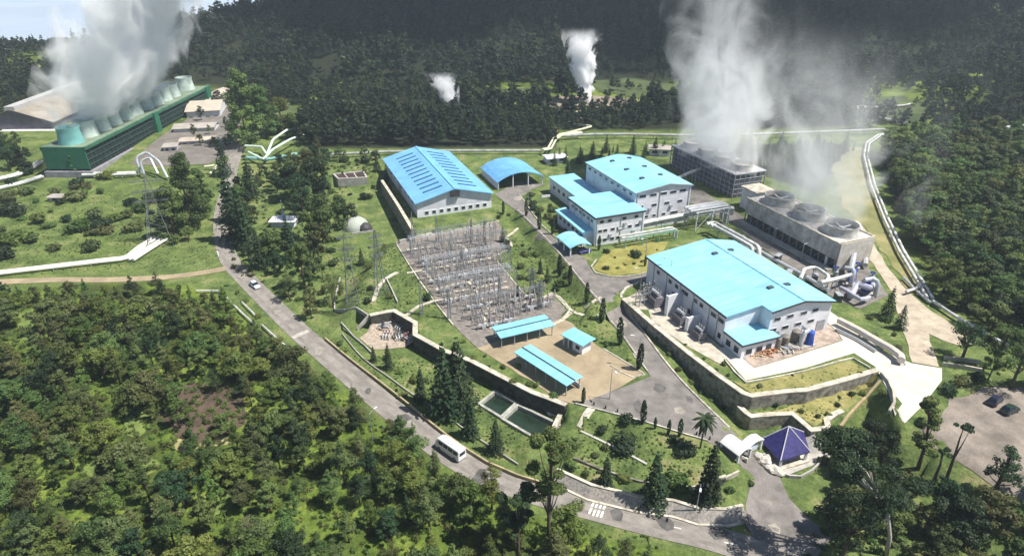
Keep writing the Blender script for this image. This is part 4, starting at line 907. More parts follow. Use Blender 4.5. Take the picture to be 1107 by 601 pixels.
pipe('white expansion loop pipe behind the turbine hall', [(862,316,4),(866,305,4),(878,303,4),(893,313,4),(889,320,4)], .5, 4, PIPEW, sup=5)
pipe('straight white pipe from turbine hall to the blue pump yard', [(883,322,4.5),(900,316,4),(918,309,3.5)], .5, 4, PIPEW, sup=6)
pipe('raised white pipe from the lattice tower to the control building', [(728,208,5),(745,200,5),(756,196,5)], .6, 5, PIPEW, sup=7)
pipe('grey pipe laid along the foot of the cooling tower basin', [(790,257),(830,281),(870,303),(895,318)], .6, 1.1, PIPEG, sup=8)
pipe('second grey pipe across the dark tower yard', [(800,266),(838,290),(868,309)], .4, .8, PIPEG, sup=8)
# steel pipe rack
c = P(762, 243); r = thing('pipe_rack', 'pale steel pipe rack tangled with grey ducts beside the control building', 'pipe rack', c, AX)
mb = MB()
for x in (-6, 0, 6):
    for y in (-3, 3): mb.box(x - .18, x + .18, y - .18, y + .18, -.3, 6.2)
    mb.bar((x, -3.4, 6.0), (x, 3.4, 6.0), .3); mb.bar((x, -3.4, 4.0), (x, 3.4, 4.0), .25)
for y in (-3, 3): mb.bar((-6.4, y, 6.2), (6.4, y, 6.2), .3); mb.bar((-6, y, 0), (0, y, 5.8), .14); mb.bar((0, y, 5.8), (6, y, 0), .14)
mb.build('frame', M('rack_white', (.55, .56, .57), .6, .1, 1), r)
for y, z, rr in ((-2, 6.6, .4), (-.6, 6.7, .5), (1.2, 6.6, .4), (-1.5, 4.5, .3), (1.8, 4.5, .35)):
    MB().tube([(-8, y, z), (6.5, y, z), (7.2, y, z - .5), (7.4, y, .2)], rr, 8).build('pipe_run', PIPEG, r, smooth=True)
c = P(700, 262); r = thing('pipe_rack', 'green railed pipe platform at the foot of the control building', 'pipe rack', c, AX)
mb = MB()
for x in (-9, -3, 3, 9):
    for y in (-1.6, 1.6): mb.box(x - .12, x + .12, y - .12, y + .12, -.3, 3.0)
for y in (-1.6, 1.6): mb.bar((-9, y, 3), (9, y, 3), .2); mb.bar((-9, y, 4), (9, y, 4), .1)
mb.build('frame', M('rack_green', (.12, .36, .30), .6, .1, 1), r)
for y in (-.8, .7): MB().tube([(-10, y, 3.3), (9, y, 3.3), (10, y, 2.6), (10, y, 0)], .34, 8).build('pipe_run', PIPEW, r, smooth=True)

# pump yard at the end of the near cooling tower
def pump(name, label, px, py, rz, s=1.0):
    c = P(px, py); r = thing(name, label, 'pump', c, rz)
    MB().box(-1.6 * s, 1.6 * s, -.8 * s, .8 * s, -.2, .4).build('plinth', CONC, r)
    MB().lathe((0.6 * s, 0, .4), [(.7 * s, 0), (.75 * s, .5 * s), (.6 * s, 1.0 * s), (.62 * s, 2.4 * s), (.35 * s, 2.7 * s), (0, 2.75 * s)], 14).build('motor', BLUEM, r, smooth=True)
    MB().tube([(-1.4 * s, 0, .5), (-1.4 * s, 0, 2.4 * s), (-1.0 * s, 0, 3.0 * s), (-.1 * s, .2, 3.1 * s), (.2 * s, 1.6 * s, 3.0 * s)], .42 * s, 10).build('discharge_pipe', PIPEG, r, smooth=True)
    mb = MB()
    for k in range(4): a = k * pi / 2; mb.bar((.6 * s + .9 * s * cos(a), .9 * s * sin(a), .3), (.6 * s + .7 * s * cos(a), .7 * s * sin(a), 2 * s), .12)
    mb.build('brace', BLUEM, r); return r
pump('water_pump', 'blue vertical pump hard against the end panel of the cooling tower', 897, 287, .4, 1.3)
pump('water_pump', 'blue pump with bent grey discharge pipe in the middle of the pump yard', 919, 307, 1.1, 1.4)
pump('water_pump', 'blue pump furthest from the cooling tower, beside the gravel track', 938, 318, 2.0, 1.5)
pump('water_pump', 'blue pump standing alone among debris before the turbine hall gable', 871, 374, .4, 1.3)
pipe('large curved grey duct beside the pump yard', [(917,302,3),(920,288,4.5),(926,276,4.5),(932,280,3),(934,292,1.5)], .75, 3, PIPEG, sup=0, smoothpts=True)
pipe('second large curved grey duct in the pump yard', [(918,325,1),(925,318,3),(936,322,3),(944,312,1)], .8, 3, M('lilac_pipe', (.42, .42, .50), .45, .1, .6), sup=0, smoothpts=True)
pipe('bent cream duct climbing the end of the cooling tower', [(905,282,1),(911,268,6),(921,262,6.5),(931,268,3),(934,282,.6)], .55, 3, PIPEW, sup=0, smoothpts=True)
pipe('lilac grey manifold curling between the blue pumps', [(908,315,1),(915,323,2),(928,331,2),(938,327,1.5)], .6, 2, MATS['lilac_pipe'], sup=0, smoothpts=True)
for k, (px, py, lab) in enumerate(((902,299,'grey valve stand beside the cooling tower end wall'), (925,295,'grey valve stand inside the loop of the curved duct'), (941,305,'grey valve stand at the outer edge of the pump yard'))):
    c = P(px, py); r = thing('valve_stand', lab, 'valve', c, k)
    MB().lathe((0, 0, -.2), [(.5, 0), (.5, 1.4), (.8, 1.5), (.8, 1.9), (.3, 2.0), (.3, 3.0), (0, 3.1)], 12).build('valve_body', STEEL, r, smooth=True)
    MB().lathe((0, 0, 2.85), [(.75, 0), (.75, .1), (.6, .1), (.6, 0)], 14).build('handwheel', BLUEM, r)
# heap and gear in front of the turbine hall
def heap(label, px, py, mats, n, s, seed):
    R_ = random.Random(seed); c = P(px, py); r = thing('scrap_heap', label, 'scrap heap', c, .4)
    for m_, nm in mats:
        mb = MB()
        for _ in range(n):
            a = R_.uniform(0, 6.28); d = R_.random() ** .6 * s; x, y = d * cos(a) * 1.7, d * sin(a) * .7; z = .1 + (1 - d / s) * .8; b = R_.uniform(0, 3.1); l = R_.uniform(.4, 1.6)
            mb.bar((x - l * cos(b), y - l * sin(b), z), (x + l * cos(b), y + l * sin(b), z + R_.uniform(-.2, .4)), R_.uniform(.12, .35), R_.uniform(.12, .4))
        mb.build(nm, m_, r)
heap('rusty orange heap of pipes and beams at the annex front of the turbine hall', 826, 380, ((RUST, 'rusty_beams'), (M('tan_board', (.5, .38, .25), .9, .2, 1), 'tan_boards')), 34, 2.6, 3)
heap('pale heap of sheets and boards before the turbine hall gable', 852, 378, ((STEEL, 'metal_pieces'), (CREAM, 'boards')), 18, 2.0, 5)
for k, (px, py, h, lab) in enumerate(((838,377,3.2,'dark cylindrical tank standing nearest the rusty heap'), (847,374,2.8,'dark squat tank behind the heap, second from the annex'), (858,371,3.4,'tall dark tank beside the blue pump before the gable'))):
    c = P(px, py); r = thing('steel_tank', lab, 'tank', c)
    MB().lathe((0, 0, -.2), [(1.0, 0), (1.0, h), (.7, h + .3), (0, h + .4)], 16).build('shell', M('brown_tank', (.17, .15, .13), .6, .2, 1), r, smooth=True)
    MB().tube([(1.05, 0, 0), (1.05, 0, h + .9), (.3, 0, h + 1.0)], .08, 6).build('pipe', STEEL, r)
# transformers along the turbine hall
def transformer(label, px, py, rz, s=1.0):
    c = P(px, py); r = thing('transformer', label, 'transformer', c, rz)
    MB().box(-2.6 * s, 2.6 * s, -1.5 * s, 1.5 * s, -.2, .35).build('plinth', CONC, r)
    MB().box(-1.9 * s, 1.9 * s, -.9 * s, .9 * s, .351, 3.0 * s).build('tank', M('transformer_grey', (.19, .18, .2), .5, .2, 1), r)
    mb = MB()
    for k in range(9): x = (-1.8 + .45 * k) * s; mb.box(x - .06, x + .06, .92 * s, 1.45 * s, .6, 2.7 * s); mb.box(x - .06, x + .06, -1.45 * s, -.92 * s, .6, 2.7 * s)
    mb.build('radiator', MATS['transformer_grey'], r)
    MB().tube([(-1.5 * s, .2, 3.7 * s), (1.5 * s, .2, 3.7 * s)], .42 * s, 12).bar((-1, .2, 3 * s), (-1, .2, 3.5 * s), .15).bar((1, .2, 3 * s), (1, .2, 3.5 * s), .15).build('conservator', PIPEG, r)
    for k in range(3):
        x = (-1.1 + 1.1 * k) * s; MB().lathe((x, -.4 * s, 3.0 * s), [(.2, 0)] + [(.22 if i % 2 else .12, .15 * i) for i in range(1, 10)] + [(.05, 1.6), (0, 1.7)], 8).build('bushing', INSUL, r)
transformer('large dark transformer at the rear corner of the turbine hall', 708, 330, AX + pi / 2, 1.05)
transformer('dark transformer between the two white fire walls', 735, 350, AX + pi / 2, .9)
transformer('smaller dark transformer beside the blank lower wall of the hall', 755, 366, AX + pi / 2, .75)
for px, py, w, h, lab in ((722,341,5.4,5.6,'taller white fire wall standing out from the hall beside large transformer'), (744,358,4.2,3.8,'shorter white fire wall between the smaller transformers')):
    c = P(px, py); r = thing('fire_wall', lab, 'fire wall', c, AX + .1); MB().box(-.6, w - .6, -.25, .25, -.3, h).build('wall_panel', WHITEW, r); MB().box(-.9, -.602, -.5, .5, -.3, h + .1).build('pier', WHITEW, r)
for px, py, rz, lab in ((700,322,.3,'lattice of grey bus supports behind the large transformer'), (694,330,.5,'grey cabinet frame at the very edge of transformer yard')):
    c = P(px, py); r = thing('bus_support', lab, 'bus support', c, rz); mb = MB()
    for x in (-1.6, 0, 1.6):
        for y in (-.8, .8): mb.bar((x, y, -.2), (x, y, 3.6), .14)
    for z in (1.8, 3.6): mb.bar((-1.9, -.8, z), (1.9, -.8, z), .14); mb.bar((-1.9, .8, z), (1.9, .8, z), .14); mb.bar((-1.6, -.8, z), (0, .8, z), .08)
    mb.build('frame', LATT, r)
    for x in (-1.6, 0, 1.6): MB().lathe((x, 0, 3.6), [(.2, 0)] + [(.22 if i % 2 else .12, .15 * i) for i in range(1, 8)] + [(0, 1.3)], 8).build('insulator', INSUL, r)

# ------------------------------------------------------------------ switchyard
def lattice(mb, a, b, w0, w1, n, t=.06):
    a, b = Vector(a), Vector(b); d = (b - a); u = d.normalized().cross(Vector((0, 0, 1)) if abs(d.normalized().z) < .9 else Vector((1, 0, 0))).normalized(); v = u.cross(d.normalized())
    pr = None
    for i in range(n + 1):
        k = i / n; w = w0 + (w1 - w0) * k; p = a + d * k; c = [p + u * sx * w / 2 + v * sy * w / 2 for sx, sy in ((-1, -1), (1, -1), (1, 1), (-1, 1))]
        if pr:
            for j in range(4):
                mb.bar(pr[j], c[j], t * 1.3); mb.bar(pr[j], c[(j + 1) % 4], t * .8)
                if i % 2: mb.bar(c[j], c[(j + 1) % 4], t * .7)
        pr = c
    return mb
s0, s1 = P(440, 296), P(533, 280); SA = atan2(s1.y - s0.y, s1.x - s0.x)                  # direction of the bus rows
SX = Vector((cos(SA), sin(SA), 0))
for lab, pts in (('white cable trench cover along the rear row of the switchyard', [(440,271),(478,267),(517,264)]), ('white cable trench cover crossing the middle of the switchyard', [(440,296),(486,288),(533,279)]),
                 ('white cable trench cover before the middle breakers', [(471,314),(490,308),(512,303)]), ('pale trench cover between the breaker rows', [(477,319),(515,312),(548,305)]),
                 ('long white cable trench cover running out over the grass slope', [(439,342),(452,332),(467,327),(510,320),(549,311)]), ('wide white trench cover running lengthwise through the switchyard', [(505,303),(518,320),(531,338)]),
                 ('white trench cover of the row nearest the open canopy', [(524,340),(550,334),(572,327),(586,322)]), ('short pale trench cover linking rear and middle rows', [(500,266),(508,277)]),
                 ('short pale trench cover at the switchyard edge facing the pylon lawn', [(458,293),(466,303),(474,304)]), ('pale trench stub beside the canopy end', [(521,342),(526,350),(531,356)]), ('pale trench cover before the last breaker row', [(508,333),(522,330),(534,326)])):
    ln = line_px(pts, 3.0); o = ln[len(ln) // 2]
    tag(MB().wall([(p.x, p.y) for p in ln], .85, g_(-.1), g_(.26)).build('cable_trench', CREAM, None, (o.x, o.y, float(hz(o.x, o.y)))), lab, 'cable trench')
kerb('pale kerb along the grassy long edge of the switchyard', [(429,265),(447,294),(468,324),(490,352)], .3, .4)
kerb('pale kerb on the rear edge of the switchyard under the warehouse bank', [(428,263),(470,254),(540,240)], .3, .5)
wall_thing('bank_wall', 'low grey sloped wall under the warehouse bank behind the switchyard', 'wall', px_at([(432,263),(480,252),(520,243),(545,238)], ZMID), .6, 2.5, 4.6, CONC)
kerb('pale kerb between switchyard and the lawn of conifers', [(537,283),(555,305),(570,322)], .3, .4)
kerb('double pale kerb round the gravel bay by the canopies', [(586,323),(596,318),(604,322),(616,336),(608,346)], .3, .4)
def gantry(label, px, py, L, H, bays):
    H *= .8; c = P(px, py); r = thing('steel_gantry', label, 'gantry', c, SA)
    for k in range(bays + 1): lattice(MB(), (L * k / bays, 0, -.2), (L * k / bays, 0, H), 1.1, .5, 8, .045).build('column', LATT, r)
    lattice(MB(), (0, 0, H), (L, 0, H), .6, .6, bays * 6, .045).build('beam', LATT, r)
    for k in range(bays * 3):
        x = L * (k + .5) / (bays * 3); MB().lathe((x, 0, H - 1.8), [(.02, 0)] + [(.16 if i % 2 else .08, .14 * i) for i in range(1, 11)] + [(.02, 1.5)], 6).build('insulator_string', INSUL, r)
for lab, px, py, L, H, bays in (('steel lattice gantry of the rearmost bus row', 446, 275, 27, 9, 3), ('steel lattice gantry over the middle bus row', 455, 290, 27, 9.5, 3), ('steel lattice gantry between the two breaker rows', 466, 306, 24, 9, 3),
                                ('steel lattice gantry over the near breaker row', 482, 330, 20, 8.5, 2), ('steel lattice gantry beside the open canopy', 512, 346, 19, 7.5, 2)):
    gantry(lab, px, py, L, H, bays)
def post_insulator(px, py):
    o = MB()
    return o
ins_r = thing('post_insulator', 'brown post insulator on a steel stand in the switchyard rows', 'insulator', (0, 0, 0), SA, 'post insulators of the switchyard')
mb = MB(); [mb.bar((x, y, -.2), (x * .5, y * .5, 2.4), .09) for x in (-.4, .4) for y in (-.4, .4)]; mb.bar((-.5, 0, 2.4), (.5, 0, 2.4), .3, .15); mb.build('stand', STEEL, ins_r)
MB().lathe((0, 0, 2.4), [(.18, 0)] + [(.24 if i % 2 else .12, .16 * i) for i in range(1, 11)] + [(.06, 1.75), (0, 1.8)], 8).build('porcelain', INSUL, ins_r)
brk = thing('circuit_breaker', 'grey circuit breaker cabinet with three porcelain columns in the switchyard', 'circuit breaker', (0, 0, 0), SA, 'circuit breakers of the switchyard')
MB().box(-2.0, 2.0, -.35, .35, 1.2, 1.75).box(-.6, .6, -.5, .5, .2, 1.19).build('cabinet', M('cabinet_grey', (.42, .43, .44), .6, .1, 1), brk)
mb = MB(); [mb.bar((x, y, -.2), (x, y, 1.2), .12) for x in (-1.8, 1.8) for y in (-.3, .3)]; mb.build('stand', STEEL, brk)
for x in (-1.6, 0, 1.6): MB().lathe((x, 0, 1.75), [(.2, 0)] + [(.26 if i % 2 else .14, .17 * i) for i in range(1, 13)] + [(.08, 2.3), (0, 2.35)], 8).build('porcelain_column', INSUL, brk)
ins_r.scale = (.8, .8, .75); brk.scale = (.85, .85, .8)
first = {'i': True, 'b': True}
rows = [((445,279), 25, 13, 'i'), ((450,285), 25, 11, 'i'), ((456,297), 25, 12, 'i'), ((452,291), 24, 5, 'b'), ((463,303), 23, 12, 'i'), ((468,312), 22, 11, 'i'), ((462,308), 22, 5, 'b'), ((476,322), 19, 9, 'i'), ((472,317), 19, 4, 'b'),
        ((484,336), 18, 8, 'i'), ((480,330), 16, 4, 'b'), ((510,347), 17, 8, 'i'), ((440,274), 25, 10, 'i'), ((442,281), 26, 12, 'i'), ((448,287), 25, 4, 'b'), ((460,301), 24, 11, 'i'), ((470,309), 22, 10, 'i'), ((478,325), 18, 8, 'i'), ((490,341), 18, 7, 'i'), ((500,338), 17, 4, 'b'), ((516,351), 15, 7, 'i'), ((545,335), 11, 5, 'i'), ((550,328), 8, 2, 'b'), ((488,333), 18, 8, 'i'), ((497,349), 16, 7, 'i'), ((505,355), 14, 6, 'i'), ((514,358), 11, 3, 'b'), ((556,322), 10, 5, 'i'), ((560,332), 12, 6, 'i'), ((548,342), 13, 6, 'i'), ((566,338), 8, 2, 'b'), ((444,268), 24, 10, 'i'), ((458,294), 25, 10, 'i')]
for (px, py), L, n, k in rows:
    c = P(px, py)
    for i in range(n):
        q = c + SX * (L * (i + .5) / n) + Vector((rng.uniform(-.4, .4), rng.uniform(-.5, .5), 0)); q.z = float(hz(q.x, q.y)) + .1
        src = ins_r if k == 'i' else brk
        if first[k]: src.location = q; first[k] = False
        else: copy_tree(src, q)
def bus(label, px, py, L, H):
    c = P(px, py); r = thing('busbar', label, 'busbar', c, SA)
    for k in (-1.2, 0, 1.2): MB().tube([(0, k, H), (L, k, H)], .07, 6).build('conductor', PIPEG, r)
    for x in (.5, L / 2, L - .5):
        for k in (-1.2, 0, 1.2): MB().bar((x, k, -.2), (x, k, H - 1.5), .16).lathe((x, k, H - 1.5), [(.1, 0)] + [(.18 if i % 2 else .1, .15 * i) for i in range(1, 10)] + [(.05, 1.45)], 6).build('support', STEEL, r)
bus('triple tubular busbar along the rear of the switchyard', 443, 277, 27, 6.2); bus('triple tubular busbar in the middle of the switchyard', 459, 299, 25, 5.6); bus('triple tubular busbar of the near breaker row', 474, 319, 21, 5.4)
def mast(label, px, py, H, name='lightning_mast'):
    c = P(px, py); r = thing(name, label, 'mast', c, SA)
    lattice(MB(), (0, 0, -.2), (0, 0, H * .78), .8, .35, 12, .07).build('lattice_shaft', LATT, r); MB().lathe((0, 0, H * .78), [(.1, 0), (.05, H * .18), (0, H * .22)], 6).build('spike', STEEL, r)
for lab, px, py in (('slim lightning mast at the rear warehouse corner of the switchyard', 447, 262), ('slim lightning mast on the bank under the warehouse gable', 473, 262), ('slim lightning mast before the warehouse windows', 510, 264), ('slim lightning mast nearest the inner road behind the switchyard', 524, 266),
                    ('slim lightning mast amid the middle insulator rows', 500, 300), ('slim lightning mast near the pale trench junction', 486, 345), ('slim lightning mast at the gravel end by the canopies', 540, 330), ('slim lightning mast over the valve yard wall', 456, 340)):
    mast(lab, px, py, 11)
LATTP = M('pylon_steel', (.16, .17, .17), .6, .2, 1.0)
def pylon(label, px, py, H, w, rz=.3):
    c = P(px, py); r = thing('lattice_pylon', label, 'pylon', c, rz)
    lattice(MB(), (0, 0, -.3), (0, 0, H * .55), w, w * .42, 6, .10).build('lower_lattice', LATTP, r); lattice(MB(), (0, 0, H * .55), (0, 0, H), w * .42,   .3, 8, .07).build('upper_lattice', LATTP, r)
    for z in (.62, .76, .9): lattice(MB(), (-w * .62, 0, H * z), (w * .62, 0, H * z), .4, .4, 8, .05).build('cross_arm', LATTP, r)
pylon('grey lattice pylon standing in the rough grass beside broad trees', 176, 263, 24, 8.0)
pylon('faint grey lattice pylon on the walled pylon lawn, nearer the road', 382, 331, 22, 3.4); pylon('faint grey lattice pylon on the pylon lawn, nearer the switchyard', 412, 318, 19, 3.0, .6)
pylon('slender lattice tower on the lawn slope beside conifers and inner road', 575, 322, 9, 1.8)
pylon('slender lattice tower at the corner of the gravel bay', 583, 334, 8.5, 1.6, .7)
for k, (px, py, lab) in enumerate(((800,262,'grey equipment cabinet by the foot of the cooling tower, far end'), (818,276,'grey equipment cabinet beside the laid grey pipe'), (840,284,'grey equipment cabinet midway along the cooling tower basin'), (852,300,'grey equipment cabinet behind the turbine hall roof edge'), (880,305,'grey equipment cabinet next to the expansion loop pipe'), (790,232,'grey equipment cabinet between both cooling towers'), (905,325,'grey equipment cabinet among the blue pumps'))):
    c = P(px, py); r = thing('equipment_cabinet', lab, 'cabinet', c, AX + .2 * k); MB().box(-1.2, 1.2, -.6, .6, -.2, 2.0 + .2 * (k % 3)).build('cabinet_body', MATS['cabinet_grey'] if k % 2 else DARK, r); MB().box(-1.3, 1.3, -.7, .7, 2.003 + .2 * (k % 3), 2.1 + .2 * (k % 3)).build('cabinet_roof', STEEL, r)
# valve yard under the wall
for k, (px, py, lab) in enumerate(((415,356,'small pipe manifold in the valve yard nearest the wall bend'), (424,351,'small pipe manifold at the rear of the valve yard'), (434,356,'small pipe manifold at the far corner of valve yard'), (419,365,'small pipe manifold in the middle of the valve yard'), (431,366,'small pipe manifold near the open side of the valve yard'), (440,368,'small pipe manifold at the end of the valve yard'))):
    c = P(px, py); r = thing('valve_manifold', lab, 'valve manifold', c, .5 * k)
    mb = MB()
    for y in (-.7, .1, .8): mb.tube([(-1.5, y, -.1), (-1.5, y, 1.0), (-1.1, y, 1.2), (1.1, y, 1.2), (1.5, y, 1.0), (1.5, y, -.1)], .16, 6)
    mb.build('pipe_run', PIPEW if k % 2 else PIPEG, r)
    for y in (-.7, .1, .8): MB().lathe((0, y, .9), [(.3, 0), (.34, .3), (.1, .5), (.1, 1.0), (.3, 1.02), (.3, 1.1), (0, 1.1)], 8).build('valve', M('valve_maroon', (.2, .08, .08), .6, .2, 1) if k % 2 else DARK, r)

# ------------------------------------------------------------------ lamps, posts, signs
def lamp(label, px, py, H, rz):
    c = P(px, py); r = thing('street_lamp', label, 'street lamp', c, rz)
    MB().lathe((0, 0, -.2), [(.12, 0), (.1, 1), (.06, H)], 8).build('pole', STEEL, r); MB().tube([(0, 0, H - .25), (.7, 0, H + .05), (1.6, 0, H + .15)], .045, 6).build('arm', STEEL, r)
    MB().box(1.35, 2.2, -.16, .16, H + .08, H + .22).build('lamp_head', M('lamp_grey', (.6, .6, .6), .5, .1, 1), r)
for a in (('tall slim street lamp at the turn towards the turbine hall', 691, 322, 8, pi * .8), ('slim street lamp below the tall terrace wall at the parking yard', 689, 397, 8, pi * .9), ('slim street lamp on the edge of rock garden by the hall', 697, 285, 8, 3.6),
          ('slim street lamp on the grass by stone wall and main road', 751, 560, 8, 4.4), ('slim street lamp behind the turbine hall annex windows', 722, 318, 10, 2.6), ('slim street lamp standing in the parking yard, near lawn', 659, 432, 8, 5.0),
          ('slim street lamp on the shaded island by the workshop', 571, 222, 7, .3), ('slim street lamp on the terrace lawn side of the wood by the main road', 403, 477, 7, 1.0)): lamp(*a)
c = P(590, 218); r = thing('notice_board', 'white notice board on two posts on the shaded island', 'sign', c, .3); MB().box(-1.6, 1.6, -.08, .08, 1.6, 2.5).build('board', M('board_white', (.75, .75, .75), .6, .03, 1), r); MB().box(-1.3, -1.15, -.06, .06, -.2, 1.6).box(1.15, 1.3, -.06, .06, -.2, 1.6).build('post', STEEL, r)
c = P(757, 530); r = thing('gate_sign', 'dark sign panel on the cream wall at the entrance', 'sign', c, .42); MB().box(0, 5.2, -.5, -.24, .25, 1.15).build('panel', DARK, r); MB().box(-.3, 5.5, -.24, .2, -.3, 1.5).build('sign_wall', CREAM, r)
# pale decorative rocks before the gatehouse
for k, (px, py, s, lab) in enumerate(((820,495,.9,'pale boulder nearest the gatehouse column'), (826,501,1.2,'large pale boulder in the row by the pavilion paving'), (831,507,1.0,'pale boulder in the middle of the gate row'), (836,510,1.2,'pale boulder beside the curb of the pavilion'), (843,513,.9,'pale boulder at the pavilion corner'), (829,496,.8,'small pale boulder touching the paving edge'))):
    c = P(px, py); bm = bmesh.new(); bmesh.ops.create_icosphere(bm, subdivisions=2, radius=s)
    for v in bm.verts: v.co *= 1 + .25 * sin(v.co.x * 5 + k) * cos(v.co.y * 4 + k * 2) ; v.co.z *= .7
    me = bpy.data.meshes.new('boulder'); bm.to_mesh(me); bm.free(); me.materials.append(M('pale_rock', (.46, .43, .38), .9, .25, 1.5)); o = bpy.data.objects.new('boulder', me); COL.objects.link(o); o.location = c + Vector((0, 0, s * .35)); tag(o, lab, 'boulder')

# ------------------------------------------------------------------ vehicles
def loft(mb, secs):
    """closed sections of equal point count along x"""
    n = len(secs[0]); vs = [p for s_ in secs for p in s_]; fs = []
    for i in range(len(secs) - 1):
        for k in range(n): a, b = i * n + k, i * n + (k + 1) % n; fs.append((a, b, b + n, a + n))
    fs += [tuple(range(n))[::-1], tuple(range((len(secs) - 1) * n, len(secs) * n))]; return mb.add(vs, fs)
def wheels(r, xs, y, R_):
    for x in xs:
        for s_ in (-1, 1):
            w = MB().tube([(x, s_ * (y - .12), R_), (x, s_ * (y + .1), R_)], R_, 14).build('wheel', BLACK, r); MB().tube([(x, s_ * (y + .1), R_), (x, s_ * (y + .13), R_)], R_ * .55, 10).build('rim', STEEL, w)
def sec(x, w, z0, z1, tw, c=.12):
    return [(x, -w, z0), (x, w, z0), (x, w, z0 + (z1 - z0) * .55), (x, tw, z1 - c), (x, tw - c, z1), (x, -tw + c, z1), (x, -tw, z1 - c), (x, -w, z0 + (z1 - z0) * .55)]
def paint(n, c): return M(n, c, .3, .03, 1, spec=.6)
def minibus(label, a, b):
    A_, B_ = P(*a), P(*b); d = B_ - A_; c = (A_ + B_) / 2; r = thing('minibus', label, 'bus', (c.x, c.y, float(hz(c.x, c.y)) + .11), atan2(d.y, d.x)); WP = paint('bus_white', (.78, .78, .80))
    loft(MB(), [sec(-3.4, 1.0, .45, 2.5, .85), sec(-3.3, 1.08, .35, 2.75, .92), sec(2.0, 1.08, .35, 2.75, .92), sec(2.9, 1.08, .35, 2.45, .85), sec(3.45, 1.02, .38, 1.35, .85), sec(3.6, .95, .45, 1.1, .8)]).build('body', WP, r)
    for s_ in (-1, 1):
        for k in range(4):
            x = -3.0 + 1.35 * k; MB().add([(x, s_ * 1.092, 1.62), (x + 1.2, s_ * 1.092, 1.62), (x + 1.2, s_ * .985, 2.35), (x, s_ * .985, 2.35), (x, s_ * 1.0, 1.62), (x + 1.2, s_ * 1.0, 1.62), (x + 1.2, s_ * .9, 2.35), (x, s_ * .9, 2.35)], [(0, 1, 2, 3), (7, 6, 5, 4), (0, 4, 5, 1), (1, 5, 6, 2), (2, 6, 7, 3), (3, 7, 4, 0)]).build('window', GLASS, r)
    MB().bar((2.62, 0, 2.42), (3.42, 0, 1.5), 1.6, .1).build('windscreen', GLASS, r); MB().box(-3.45, -3.38, -.7, .7, 1.5, 2.2).build('rear_window', GLASS, r)
    for s_ in (-1, 1): MB().box(3.5, 3.62, s_ * .7 - .15, s_ * .7 + .15, .75, .95).build('headlight', PIPEG, r)
    MB().box(-1.2, 1.2, -.5, .5, 2.751, 2.93).build('roof_unit', WP, r); wheels(r, (-2.2, 2.2), 1.0, .42)
def car(label, a, b, col, name='car', cat='car', suv=0):
    A_, B_ = P(*a), P(*b); d = B_ - A_; c = (A_ + B_) / 2; r = thing(name, label, cat, (c.x, c.y, float(hz(c.x, c.y)) + .14), atan2(d.y, d.x)); h = 1.45 + suv * .3
    loft(MB(), [sec(-2.1, .78, .35, .85, .7, .06), sec(-2.0, .86, .28, .95, .8, .06), sec(.8, .88, .28, .98, .82, .06), sec(1.9, .84, .28, .82, .76, .06), sec(2.1, .74, .35, .7, .66, .06)]).build('body', col, r)
    loft(MB(), [sec(-1.95 + .2 * (1 - suv), .8, .9, 1.02, .76, .04), sec(-1.55, .78, .9, h - .03, .62, .08), sec(.1, .78, .9, h, .62, .08), sec(1.0, .8, .9, 1.0, .74, .04)]).build('cabin', GLASS, r)
    MB().box(-1.5, .05, -.6, .6, h + .002, h + .04).build('roof', col, r)
    for s_ in (-1, 1): MB().box(2.02, 2.12, s_ * .55 - .14, s_ * .55 + .14, .58, .72).build('headlight', PIPEG, r)
    wheels(r, (-1.3, 1.3), .8, .33)
minibus('white minibus driving along the main road opposite the settling ponds', (501,499), (474,481))
car('small white car on the main road near the dirt track junction', (270.5,306), (282,315.5), paint('car_white', (.78, .78, .8)))
car('deep blue car parked before the arched entrance canopy', (623,275.5), (640,272), paint('car_blue', (.03, .035, .22)), suv=1)
car('navy car with pale windscreen in the shady parking lot', (1067,442), (1082,430), paint('car_navy', (.018, .018, .045)), suv=1)
car('dark green car with white roof in the shady parking lot', (1081,450), (1100,442), paint('car_green', (.015, .035, .022)), suv=1)
o = P(236, 277); tag(MB().lathe((0, 0, -.2), [(.3, 0), (.3, 1.5), (.2, 1.8), (0, 1.85)], 8).build('marker_post', M('board_white', (.75, .75, .75)), None), 'short white marker post on the grass at the road junction', 'post').location = o
# fence posts along the rough grass and gate barrier
c = P(806, 500); r = thing('gate_barrier', 'pale lifting barrier across the entrance road at the gatehouse', 'barrier', c, 2.4); MB().box(-.25, .25, -.25, .25, -.2, 1.1).build('barrier_box', CREAM, r); MB().bar((0, 0, 1.0), (6.0, 0, 1.05), .12).build('boom', MATS['board_white'], r)

